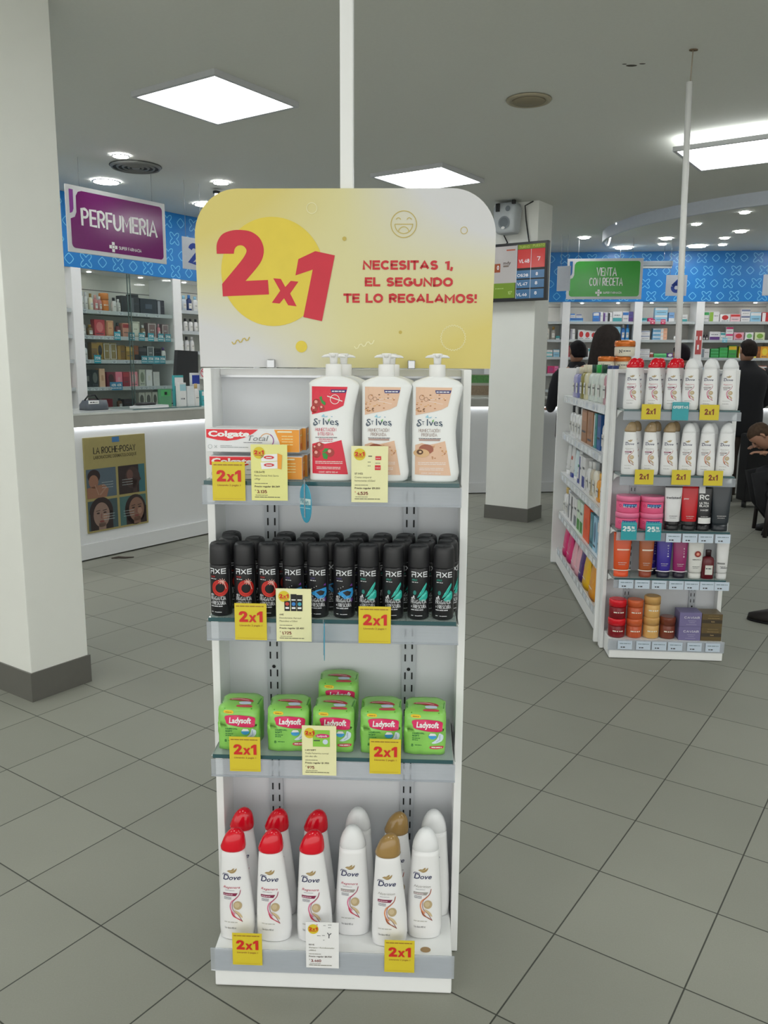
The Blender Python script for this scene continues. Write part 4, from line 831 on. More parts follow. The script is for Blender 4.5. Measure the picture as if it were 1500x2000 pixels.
two = spline([(133, 353), (135, 305), (158, 265), (195, 246), (243, 240), (300, 248), (342, 278), (361, 325), (356, 370), (332, 412), (270, 483)]) + [(379, 478), (383, 548), (157, 558), (155, 498)] + spline([(155, 498), (238, 402), (266, 366), (278, 340), (270, 322), (254, 313), (234, 316), (221, 330), (216, 353)])[1:]
g.poly(P(two), HR, mp, 2)
g.poly(P([(405, 470), (442, 473), (463, 512), (490, 482), (527, 486), (486, 543), (517, 605), (476, 600), (456, 566), (434, 592), (396, 588), (438, 530)]), HR, mp, 2)
g.poly(P([(513, 456), (528, 378), (610, 340), (704, 360), (640, 677), (549, 657), (597, 428)]), HR, mp, 2)
for s, a, b_, c, d in (('NECESITAS 1,', 838, 1270, 428, 383), ('EL SEGUNDO', 848, 1272, 508, 464), ('TE LO REGALAMOS!', 745, 1388, 587, 542)): g.text(s, u(a), u(b_), v(c), v(d), M((188, 30, 40), .45), mp, 2, .045)
g.ring(u(595), v(138), .0112, .0014, HW, mp, 2); g.ring(u(1319), v(242), .0072, .0012, OLV, mp, 2)
g.disc(u(750), v(281), .0045, OLV, mp, 2); g.disc(u(538), v(802), .013, HY, mp, 2); g.disc(u(1022), v(729), .0038, OLV, mp, 2)
cu_, cv_ = u(1033), v(213)
g.ring(cu_, cv_, .0278, .0016, OLV, mp, 2, 40); g.ring(cu_-.0118, cv_+.0085, .0048, .0015, OLV, mp, 2, 10, 10, 170); g.ring(cu_+.0118, cv_+.0085, .0048, .0015, OLV, mp, 2, 10, 10, 170)
g.line([(cu_-.0195, cv_), (cu_+.0205, cv_)], .0015, OLV, mp, 2); g.ring(cu_, cv_, .0195, .0015, OLV, mp, 2, 18, 180, 360); g.ring(cu_, cv_-.0165, .0112, .0015, OLV, mp, 2, 12, 10, 170)
g.line([(u(195+i*8), v(787-i*2.2+(7 if i % 4 in (1, 2) else -7))) for i in range(12)], .0022, OLV, mp, 2)
g.line([(u(797+i*8.9), v(806-i*2.8+(7 if i % 4 in (1, 2) else -7))) for i in range(12)], .0022, HW, mp, 2)
g.line([(u(1278)+(.0285 if i % 2 else .0255)*math.cos(i*PI/28), v(755)+(.0285 if i % 2 else .0255)*math.sin(i*PI/28)) for i in range(56)], .0011, HW, mp, 2, closed=True)
g.build('printed_face', t)
for x in (-.149, .167):
    g = G(); g.box(x-.009, x+.008, -.018, .012, 1.4485, 1.468, STEEL, .002); g.build('clip', t)

# ---- tags, cards and wobblers of the front stand ----
def promo_tag():
    g = G(); w_, h_ = .07, .083
    g.box(-w_/2, w_/2, 0, .0012, -h_, 0, YEL); mp = flat(0, .0005)
    g.dashes(-w_*.45, w_*.45, -.0075, .0022, M((150, 110, 40)), mp, 1, 3, .012); g.two_for_one(-.0255, .0265, -.042, -.0175, RED, mp, 2)
    g.text('Llevando 2 pagás 1', -.024, .025, -.0515, -.0475, M((140, 70, 40)), mp, 2, 0); g.dashes(-.03, .03, -.079, .0005, M((180, 150, 50)), mp, 1, 2, .03)
    return tag(g.build('promo_tag'), 'x', 'price tag')
for i, (x, z, l) in enumerate(((-.216, 1.254, 'yellow 2x1 tag in front of the toothpaste boxes'), (-.176, .945, 'yellow 2x1 tag left of the price card on the deodorant shelf'), (.095, .943, 'yellow 2x1 tag in front of the teal deodorant cans'), (-.196, .634, 'yellow 2x1 tag in front of the leftmost green pad pack'), (.12, .637, 'yellow 2x1 tag in front of the fourth green pad pack'), (-.2, .148, 'yellow 2x1 tag at the lower left in front of red capped bottles'), (.157, .143, 'yellow 2x1 tag at the lower right under the gold capped bottle'))):
    place('promo', promo_tag, F1.at(x, -.139 if z > .2 else -.149, z), F1.a, l)
def price_card(base, brand, lines, reg, price, pic, label, x, z, yf=-.14):
    t = thing('price_card', label, 'price tag', F1.at(x, yf, z), F1.a)
    g = G(); w_, h_ = .077, .119; g.box(-w_/2, w_/2, 0, .0012, -h_, 0, base); g.build('card', t)
    g = G(); mp = flat(0, .0005); tx = M((108, 104, 84), .6); dk = M((70, 56, 50), .6)
    g.disc(-.021, -.0175, .0125, YEL, mp, 1); g.two_for_one(-.0312, -.0108, -.0208, -.0122, RED, mp, 3); g.dashes(-.029, -.013, -.0235, .0012, RED, mp, 3, 4, .006)
    pic(g, mp)
    g.text(brand, -.0315, None, -.06, -.0562, dk, mp, 1, .02)
    for i, s in enumerate(lines): g.text(s, -.0315, None, -.0675-i*.0072, -.0638-i*.0072, tx, mp, 1, 0)
    g.dashes(-.0315, -.002, -.083, .0012, tx, mp, 1, 7, .01)
    g.text(reg, -.0315, .022, -.0905, -.087, dk, mp, 1, .02)
    g.text('$', -.031, None, -.0985, -.0955, RED if price == '4.525' else dk, mp, 1, .02); g.text(price, -.027, None, -.1035, -.0965, M((120, 46, 40)), mp, 1, .035)
    g.dashes(-.03, -.004, -.108, .001, tx, mp, 1, 3, .008); g.dashes(-.0315, .022, -.1125, .0016, tx, mp, 1, 9, .012)
    g.build('printed_text', t)
CR = M((200, 40, 50)); ORN = M((222, 152, 50)); 
def pic1(g, mp):
    for dz in (0, -.016): g.poly([(-.018, -.022+dz), (.022, -.019+dz), (.02, -.034+dz), (-.016, -.036+dz)], PAPER, mp, 1); g.disc(.0, -.027+dz, .011, CR, mp, 2, .0035); g.rect(-.006, .006, -.0282+dz, -.0262+dz, PAPER, mp, 3)
    g.poly([(.018, -.018), (.028, -.022), (.026, -.052), (.018, -.05)], ORN, mp, 3)
def pic2(g, mp):
    g.rect(.012, .024, -.029, -.021, CR, mp, 1); g.rect(.011, .023, -.05, -.04, CR, mp, 1); g.dashes(.013, .022, -.026, .001, PAPER, mp, 2, 2, .004); g.dashes(.012, .022, -.046, .001, PAPER, mp, 2, 3, .004); g.dashes(.012, .022, -.036, .001, INK, mp, 1, 2, .004)
    g.dashes(-.003, .006, -.022, .0018, INK, mp, 1, 2, .006); g.dashes(-.004, .002, -.034, .001, INK, mp, 1, 5, .003); g.dashes(-.004, .002, -.042, .001, INK, mp, 1, 6, .003)
def pic3(g, mp):
    for x, z1, c in ((-.014, -.027, (180, 60, 50)), (.0, -.012, (50, 120, 190)), (.013, -.0135, (60, 150, 170))):
        g.poly([(x-.006, -.05), (x+.006, -.05), (x+.0065, z1), (x-.0065, z1)], BLACK, mp, 1); g.disc(x, -.034, .0042, M(c), mp, 2); g.rect(x-.004, x+.004, -.045, -.041, PAPER, mp, 2)
        if x > -.01: g.rect(x-.0045, x+.0045, -.026, -.0235, PAPER, mp, 2)
def pic4(g, mp):
    g.rect(-.014, .024, -.0495, -.01, M((132, 190, 70)), mp, 1); g.disc(.008, -.0235, .0155, M((200, 40, 110)), mp, 2, .005); g.text('Ladysoft', -.004, .018, -.0255, -.0215, PAPER, mp, 3, .02)
    g.rect(-.012, .002, -.036, -.0335, INK, mp, 2); g.disc(.014, -.0375, .006, M((190, 205, 220)), mp, 2)
def pic5(g, mp):
    for a, b_, c in ((.014, .022, -.006), (.003, .008, -.008), (.014, .02, -.013), (-.012, -.004, -.035), (0, .007, -.034), (.002, .006, -.046)): g.dashes(a, b_, c, .0012, INK, mp, 1, 4, .005)
    g.line([(.012, -.026), (.016, -.032), (.021, -.027)], .002, INK, mp, 1); g.line([(.016, -.032), (.0155, -.04)], .002, INK, mp, 1); g.disc(-.012, -.006, .0012, CR, mp, 1)
price_card(M((218, 216, 140)), 'COLGATE', ('Pasta Dental Anti Sarro', 'x90gr'), 'Precio regular $6.269', '3.135', pic1, 'pale yellow toothpaste price card reading 3.135', -.129, 1.2915)
price_card(PALE, 'ST IVES', ('Crema corporal', 'humectante x532ml'), 'Precio regular $9.050', '4.525', pic2, 'pale cream price card reading 4.525 in front of the lotion bottles', .083, 1.2905)
price_card(PALE, 'AXE', ('Desodorante Aerosol', 'Masculino x150ml'), 'Precio regular $3.450', '1.725', pic3, 'pale price card reading 1.725 with pictures of three spray cans', -.081, .98)
price_card(PALE, 'LADYSOFT', ('Toalla Femenina normal', 'con alas x8u'), 'Precio regular $1.950', '975', pic4, 'pale price card reading 975 in front of the middle pad pack', -.028, .6655)
price_card(PAPER, 'DOVE', ('Shampoo / Acondicionador', 'x400ml'), 'Precio regular $6.920', '3.460', pic5, 'white price card reading 3.460 in front of the bottom shelf bottles', -.023, .184, -.15)
def wobbler(loc, rz, label, full=True):
    t = thing('shelf_wobbler', label, 'shelf sign', loc, rz)
    g = G(); bl = M((38, 150, 184), .35)
    n_ = 36; pts = [(.039*math.cos(2*PI*k/n_), .041*math.sin(2*PI*k/n_)) for k in range(n_)]
    g.add([(a, 0, b_) for a, b_ in pts]+[(a, .0012, b_) for a, b_ in pts], [tuple(range(n_)), tuple(reversed(range(n_, 2*n_)))]+[(k, n_+k, n_+(k+1) % n_, (k+1) % n_) for k in range(n_)], bl)
    mp = flat(0, .0005); g.poly([(-.038, -.008), (.038, .002), (.038, .014), (-.038, .006)], M((200, 222, 226)), mp, 1); g.text('PROMO', -.03, .026, -.003, .008, M((120, 170, 184)), mp, 2, .04); g.line([(-.035, -.014), (.036, -.006)], .002, M((150, 205, 220)), mp, 1)
    g.build('disc', t)
    g = G(); g.box(-.003, .003, -.002, -.0008, -.03, .05, PLEXI); g.build('clear_strip', t)
wobbler(F1.at(-.05, -.165, 1.172), F1.a-1.12, 'blue PROMO disc hanging turned sideways from the top glass shelf')
wobbler(F1.at(-.012, -.168, .872), F1.a-1.47, 'blue disc seen edge on, hanging below the deodorant shelf')
wobbler(F1.at(.285, .36, .915), F1.a+.1, 'blue disc peeking out right of the stand at deodorant height')
wobbler(F1.at(.285, .37, 1.33), F1.a-.9, 'blue disc peeking out right of the stand beside the lotion')

# ---- toothpaste ----
def paste(w_=.2, h_=.05, d_=.04):
    def mk():
        g = G(); wt = M((214, 216, 220), .25); g.box(-w_/2, w_/2, 0, d_, 0, h_, wt, .0015); mp = flat(0, .0004)
        rd = M((212, 24, 40), .25)
        pts = [(-.0995, .0485)] + [(.012, .0485)] + [(.004-.02*q, .041-.022*math.sin(q*PI/2)*1.0+.0) for q in (0, .25, .5, .75, 1)][1:]
        curve = [(-.0995, .0485), (.012, .0485), (.0, .0395), (-.016, .0315), (-.034, .0265), (-.055, .024), (-.075, .0255), (-.0995, .031)]
        g.poly(curve, rd, mp, 1); g.text('Colgate', -.0955, -.0065, .0335, .0445, M((235, 236, 238), .3), mp, 2, .045)
        g.text('Total', -.0105, .034, .0245, .0355, M((120, 124, 128)), mp, 2, .0, .25)
        g.ring(.03, .0255, .0145, .0018, M((140, 60, 140)), mp, 1, 16, -60, 60); g.ring(.03, .0255, .0145, .0016, M((206, 150, 90)), mp, 1, 16, 60, 150)
        g.dashes(-.02, .022, .02, .0014, M((120, 120, 130)), mp, 1, 3, .012)
        g.ring(-.092, .0115, .0042, .0008, M((150, 156, 160)), mp, 1, 14); g.line([(-.083, .0085), (-.077, .0145)], .0012, M((170, 175, 178)), mp, 1); g.line([(-.077, .0085), (-.083, .0145)], .0012, M((170, 175, 178)), mp, 1)
        g.dashes(-.07, -.045, .013, .0012, M((150, 156, 160)), mp, 1, 5, .01); g.dashes(-.07, -.01, .0095, .0014, M((150, 156, 160)), mp, 1, 6, .012)
        og = M((222, 146, 40), .35)
        g.poly([(.046, .0485), (.0995, .0485), (.0995, .001), (.062, .001), (.057, .022)], og, mp, 1); g.rect(.053, .084, .0425, .0455, M((240, 222, 190)), mp, 2)
        for k in range(4): g.dashes(.062, .086, .034-k*.006, .0016, M((245, 210, 150)), mp, 2, k, .01)
        sd = lambda a, b_, h: (w_/2+.0002+h*.0004, a, b_)
        g.rect(.002, d_-.002, .002, .048, og, sd, 1); g.rect(.008, d_-.008, .006, .018, M((206, 110, 40)), sd, 2); g.dashes(.008, .03, .034, .003, M((245, 215, 160)), sd, 2, 2, .01)
        return tag(g.build('toothpaste_box'), 'x', 'toothpaste')
    return mk
place('paste', paste(), F1.at(-.168, -.113, 1.272), F1.a, 'red and white toothpaste box lying on top of another one', 'toothpaste boxes')
place('paste', paste(), F1.at(-.163, -.112, 1.2135), F1.a, 'lower toothpaste box behind the yellow tag', 'toothpaste boxes')
place('paste', paste(), F1.at(-.157, -.066, 1.2135), F1.a, 'toothpaste box behind the lower front one', 'toothpaste boxes')
place('paste', paste(), F1.at(-.16, -.066, 1.272), F1.a, 'toothpaste box behind the upper front one', 'toothpaste boxes')

# ---- pump lotion ----
def lotion(red):
    def mk():
        t = thing('pump_bottle', 'x', 'lotion bottle'); wb = M((222, 224, 224), .28, noise=.01)
        L = -.0535
        prof = [(0, .046), (.004, .0495), (.02, .051), (.04, .0495), (.08, .0472), (.105, .0465), (.13, .0472), (.16, .0492), (.185, .052), (.2, .0535), (.206, .053), (.212, .046), (.2185, .03), (.2215, .019)]
        base = .0515
        rings = []
        for z, rx in prof:
            right = L+.002 + 2*rx; left = L+.002
            if z > .203: cx = 0.0
            else: cx = (left+right)/2
            rings.append((z, rx, .026 if z < .2 else .024 if z < .21 else .019, 3.4 if z < .205 else 2.4, cx, 0))
        g = G(); g.loft(rings, wb, 44); g.build('bottle_body', t)
        def ry(v):
            for (a, b_) in zip(rings, rings[1:]):
                if a[0] <= v <= b_[0]:
                    q = (v-a[0])/(b_[0]-a[0]); return [a[i]+(b_[i]-a[i])*q for i in range(6)]
            return rings[0]
        def mp(uu, vv, h):
            r = ry(vv); x = min(.97, abs(uu-r[4])/r[1]); return (uu, -r[2]*(1-x**r[3])**(1/r[3])-.0005-h*.0004, vv)
        U = lambda x: (x-95)/6560-.0525
        V = lambda y: (1880-y)/6560
        Q = lambda pts: [(U(a), V(b_)) for a, b_ in pts]
        g = G(); lm = .012
        col = M((208, 30, 58), .35) if red else M((214, 178, 152), .4)
        g.poly(Q([(148, 570), (645, 575), (620, 700), (590, 830), (500, 875), (380, 905), (250, 930), (148, 955)]), col, mp, 1, lm)
        g.poly(Q([(148, 1365), (240, 1335), (330, 1360), (440, 1338), (560, 1305), (600, 1500), (650, 1785), (148, 1778)]), col, mp, 1, lm)
        g.poly(Q([(412, 612), (636, 612), (618, 655), (425, 655)]), M((40, 44, 110)), mp, 2, lm); g.dashes(U(430), U(605), V(642), .0022, PAPER, mp, 3, 3, .008)
        wt = M((236, 214, 210))
        if red:
            for a, b_, r_ in ((215, 800, .009), (180, 880, .008), (290, 870, .006), (255, 1390, .0085), (210, 1500, .009), (400, 1480, .0095), (190, 1420, .006)):
                g.disc(U(a), V(b_), r_, M((158, 40, 34), .25), mp, 2, n=16, lim=lm); g.disc(U(a)-.001, V(b_)+.003, r_*.4, M((226, 160, 150)), mp, 3, n=10)
            for pts in ([(255, 720), (290, 700), (295, 750), (345, 790), (335, 830), (290, 800)], [(285, 1480), (330, 1420), (385, 1425), (350, 1470)], [(290, 1490), (330, 1480), (372, 1520), (360, 1575), (310, 1565)]): g.poly(Q(pts), M((46, 140, 60)), mp, 4, lm)
            g.ring(U(470), V(745), .0095, .0014, wt, mp, 2, 18); g.line(Q([(365, 700), (575, 770)]), .002, wt, mp, 3)
        else:
            rd_ = random.Random(4)
            for k in range(46):
                a, b_ = 155+rd_.random()*430*(1 if k % 2 else .5), 905-rd_.random()**2*250
                if 955-(a-148)*.26 > b_+18 and a < 560: g.disc(U(a), V(b_), .0022, M(((170, 112, 70), (206, 160, 110), (120, 84, 56))[k % 3]), mp, 2, .0011, 8)
            for k in range(26):
                a, b_ = 330+rd_.random()*250, 1370+rd_.random()*180; g.disc(U(a), V(b_), .002, M(((170, 112, 70), (206, 160, 110))[k % 2]), mp, 2, .001, 8)
            g.ring(U(230), V(710), .005, .0009, M((150, 110, 84)), mp, 2, 14); g.ring(U(290), V(735), .004, .0009, M((150, 110, 84)), mp, 2, 14)
            g.disc(U(300), V(1420), .0155, M((150, 84, 62), .3), mp, 3, .0105, 22, lm); g.disc(U(235), V(1475), .017, M((206, 170, 128)), mp, 4, .009, 20, lm); g.disc(U(215), V(1460), .007, M((92, 62, 44)), mp, 5, .0055, 14); g.disc(U(220), V(1458), .003, M((222, 190, 150)), mp, 6, .0022, 10)
            g.line(Q([(330, 740), (560, 720)]), .0008, wt, mp, 2); g.line(Q([(330, 760), (520, 800)]), .0008, wt, mp, 2)
        ink = M((30, 58, 84)); g.text('S', U(175), U(232), V(1100), V(1010), ink, mp, 2, .0, font=True); g.text('T', U(235), U(272), V(1085), V(1035), ink, mp, 2, 0, font=True); g.text('Ives', U(305), U(515), V(1095), V(1005), ink, mp, 2, 0)
        g.ring(U(190), V(1085), .0035, .0012, ink, mp, 2, 10, 90, 300); g.ring(U(500), V(1088), .003, .001, ink, mp, 2, 10, -90, 120)
        g.poly(Q([(280, 980), (318, 945), (330, 985), (375, 968), (360, 992), (310, 988)]), M((150, 196, 214)), mp, 2); g.poly(Q([(372, 1030), (402, 1005), (396, 1045)]), M((120, 180, 100)), mp, 3); g.disc(U(428), V(982), .0018, M((120, 160, 190)), mp, 2, .0008, 8)
        tc_ = M((196, 70, 96)) if red else M((150, 128, 122))
        g.text('HUMECTACIÓN', U(195), U(490), V(1185), V(1138), tc_, mp, 2, .0); g.text('INTENSIVA' if red else 'PROFUNDA', U(232), U(450), V(1245), V(1198), tc_, mp, 2, .0)
        g.dashes(U(195), U(500), V(1276), .0014, M((90, 90, 96)), mp, 2, 4, .007)
        if red: g.dashes(U(245), U(440), V(1300), .0016, tc_, mp, 2, 5, .007); g.dashes(U(250), U(435), V(1325), .0014, tc_, mp, 2, 6, .007)
        else: g.rect(U(200), U(490), V(1305), V(1280), M((170, 144, 136)), mp, 2, lm)
        for k, yy in enumerate((1612, 1635, 1690, 1712)): g.dashes(U(190+20*(k > 1)), U(575-30*(k > 1)), V(yy), .0014, wt, mp, 2, k+3, .01)
        g.text('CONT. NETO 532 ml', U(240), U(505), V(1765), V(1745), wt, mp, 2, .02)
        g.build('label', t)
        g = G(); pl_ = M((226, 228, 228), .22, noise=.01)
        g.loft([(.2205, .0165, .0165), (.222, .0175, .0175), (.244, .0175, .0175), (.246, .0165, .0165), (.2465, .0085, .0085)], pl_, 28); g.build('collar', t)
        g = G(); g.loft([(.2465, .0078, .0078), (.26, .0085, .0085), (.266, .011, .010), (.2685, .0105, .0095), (.2692, .007, .006)], pl_, 24)
        g.loft([(.2595, .004, .003, 2, .0, -.014), (.2655, .006, .018, 2.4, 0, -.008), (.2665, .005, .014, 2.4, 0, -.008)], pl_, 18)
        for s in (-1, 1): g.tube([(0, 0, .2625), (s*.012, 0, .2635), (s*.02, 0, .2625), (s*.0255, .0, .2605)], [.0045, .0036, .0028, .0012], pl_, 8)
        g.build('pump_head', t)
        return t
    return mk
Ly = -.088
place('lot_r', lotion(True), F1.at(.003, Ly, 1.2125), F1.a, 'white pump bottle with a red berry label, leftmost of the three front lotions')
place('lot_r', None, F1.at(.019, Ly+.06, 1.2125), F1.a, 'white pump bottle hidden just behind the red label lotion')
place('lot_t', lotion(False), F1.at(.115, Ly, 1.2125), F1.a, 'beige label pump bottle in the middle, partly behind the cream price card')
place('lot_t', None, F1.at(.124, Ly+.06, 1.2125), F1.a, 'pump bottle hidden behind the middle beige label lotion')
place('lot_t', None, F1.at(.222, Ly, 1.2125), F1.a, 'beige label pump bottle at the right end of the top shelf')

# ---- deodorant cans ----
def can(kind):
    def mk():
        t = thing('deodorant_can', 'x', 'deodorant'); R = .0238; bk = M((30, 30, 33), .32, noise=.03)
        g = G(); g.loft([(0, R*.9, R*.9), (.003, R, R), (.112, R, R), (.116, R*.985, R*.985)], bk, 30); g.build('can_body', t)
        g = G(); g.loft([(.1165, R*.985, R*.985), (.118, R*1.0, R*1.0), (.15, R*.97, R*.97), (.158, R*.93, R*.93), (.1625, R*.82, R*.82), (.164, R*.66, R*.66), (.1625, R*.5, R*.5)], M((34, 34, 37), .42, noise=.03), 30)
        g.rect(-.003, .003, .1635, .165, BLACK, lambda a, b_, h: (a, -R*.6-.0006, b_), 1); g.build('cap', t)
        g = G(); mp = cyl(R); wt = M((206, 208, 212), .4); lm = .005
        g.text('Å', -.0165, -.0062, .0965, .1088, wt, mp, 2, .02); g.text('Х', -.0047, .0072, .0965, .1088, wt, mp, 2, .02); g.text('Ē', .0088, .0195, .0965, .1088, wt, mp, 2, .02)
        c2 = {'r': (170, 40, 40), 'b': (76, 66, 120), 't': (50, 160, 140)}[kind]
        g.text({'r': 'MUSK', 'b': 'MARINE', 't': 'APOLLO'}[kind], -.016, -.004, .0885, .0925, M(c2), mp, 1, .02, lim=lm); g.dashes(-.016, -.002, .0845, .0014, wt, mp, 1, 2, .008)
        if kind == 'r':
            rd_ = M((176, 32, 26), .35); r2_ = M((206, 60, 40), .35)
            g.ring(.006, .065, .0145, .0085, rd_, mp, 1, 28); g.ring(.006, .065, .017, .001, r2_, mp, 2, 28, 120, 300); g.ring(.006, .064, .0105, .001, r2_, mp, 2, 20, 200, 360)
            for a in range(9): g.line([(.010+.0015*math.cos(a*.7), .08), (.010+.008*math.cos(a*.7), .08+.007*math.sin(a*.7))], .0012, M((214, 170, 160)), mp, 3)
            g.line([(.010, .08), (.016, .072), (.019, .062)], .0012, M((230, 190, 180)), mp, 3)
        elif kind == 'b':
            b1, b2 = M((44, 140, 200), .35), M((24, 84, 160), .35)
            g.poly([(-.014, .057), (-.002, .064), (.014, .068), (.022, .069), (.024, .058), (.021, .05), (.012, .045), (.002, .045), (-.004, .051)], b1, mp, 1, lm); g.poly([(-.002, .06), (.008, .064), (.018, .06), (.014, .053), (.006, .052)], bk, mp, 2, lm)
            for q in range(5): g.line([(-.01+q*.003, .054-q*.001), (.0+q*.004, .05-q*.001), (.02, .05+q*.001)], .0009, b2 if q % 2 else M((110, 190, 225)), mp, 3)
            g.poly([(.014, .074), (.02, .079), (.021, .073)], M((110, 50, 140)), mp, 1, lm); g.poly([(.012, .042), (.022, .047), (.02, .038)], M((96, 44, 130)), mp, 1, lm)
            for a, b_ in ((-.012, .067), (-.006, .07), (-.001, .073), (-.009, .062)): g.disc(a, b_, .0009, wt, mp, 1, n=8)
        else:
            t1_, t2_ = M((40, 164, 150), .35), M((90, 206, 192), .35)
            g.poly([(-.004, .05), (.002, .062), (.011, .076), (.018, .084), (.019, .079), (.012, .064), (.004, .055)], t1_, mp, 1, lm)
            g.poly([(.0, .048), (.008, .058), (.017, .067), (.022, .062), (.022, .05), (.014, .042), (.004, .044)], t1_, mp, 1, lm)
            for q in range(4): g.line([(.0+q*.0035, .047+q*.002), (.008+q*.003, .056+q*.0015), (.016+q*.001, .062-q*.001)], .001, t2_, mp, 2)
            g.line([(.002, .06), (.01, .073), (.017, .082)], .0012, t2_, mp, 2); g.disc(-.009, .062, .0035, M((30, 120, 112)), mp, 1, .005, 12, lm); g.disc(-.011, .053, .0018, wt, mp, 2, .003, 8)
        g.text('48 h', -.017, -.008, .0475, .052, wt, mp, 3, .03, lim=lm)
        g.text('FRAGANCIA', -.0172, .0175, .0375, .0465, wt, mp, 3, .015, lim=lm); g.text('+ FRESCURA', -.0172, .0175, .0268, .0355, wt, mp, 3, .015, lim=lm)
        g.dashes(-.017, .01, .0225, .0018, wt, mp, 2, 5, .008); g.dashes(-.017, .008, .0095, .0012, wt, mp, 2, 6, .012); g.line([(.0285, .02), (.0285, .105)], .0007, M((120, 120, 124)), mp, 1)
        g.build('printed_label', t)
        return t
    return mk
KN = {'r': 'black spray can with red ring design', 'b': 'black spray can with blue splash design', 't': 'black spray can with teal splash design'}
front = [(-.249, 'r'), (-.195, 'r'), (-.142, 'r'), (-.087, 'b'), (-.033, 'b'), (.025, 'b'), (.078, 't'), (.133, 't'), (.189, 't'), (.243, 't')]
for i, (x, k) in enumerate(front): place('can'+k, can(k), F1.at(x, -.098, .9085), F1.a+(random.random()-.5)*.1+(-.12 if i == 0 else 0), '%s, %s in the front row' % (KN[k], ORD[i]), 'front row of spray cans')
for i, x in enumerate((-.241, -.182, -.121, -.066, -.012, .042, .098, .152, .204, .2535)): place('can'+'rrrbbbtttt'[i], None, F1.at(x, -.043, .9085), F1.a+random.random(), 'black spray can cap, %s in the middle row' % ORD[i], 'middle row of spray cans')
for i, x in enumerate((-.248, -.12, -.065, -.008, .05, .105, .158, .208, .257)): place('can'+'rrbbbtttt'[i], None, F1.at(x, .012, .9085), F1.a+random.random(), 'black spray can cap, %s in the back row' % ORD[i], 'back row of spray cans')

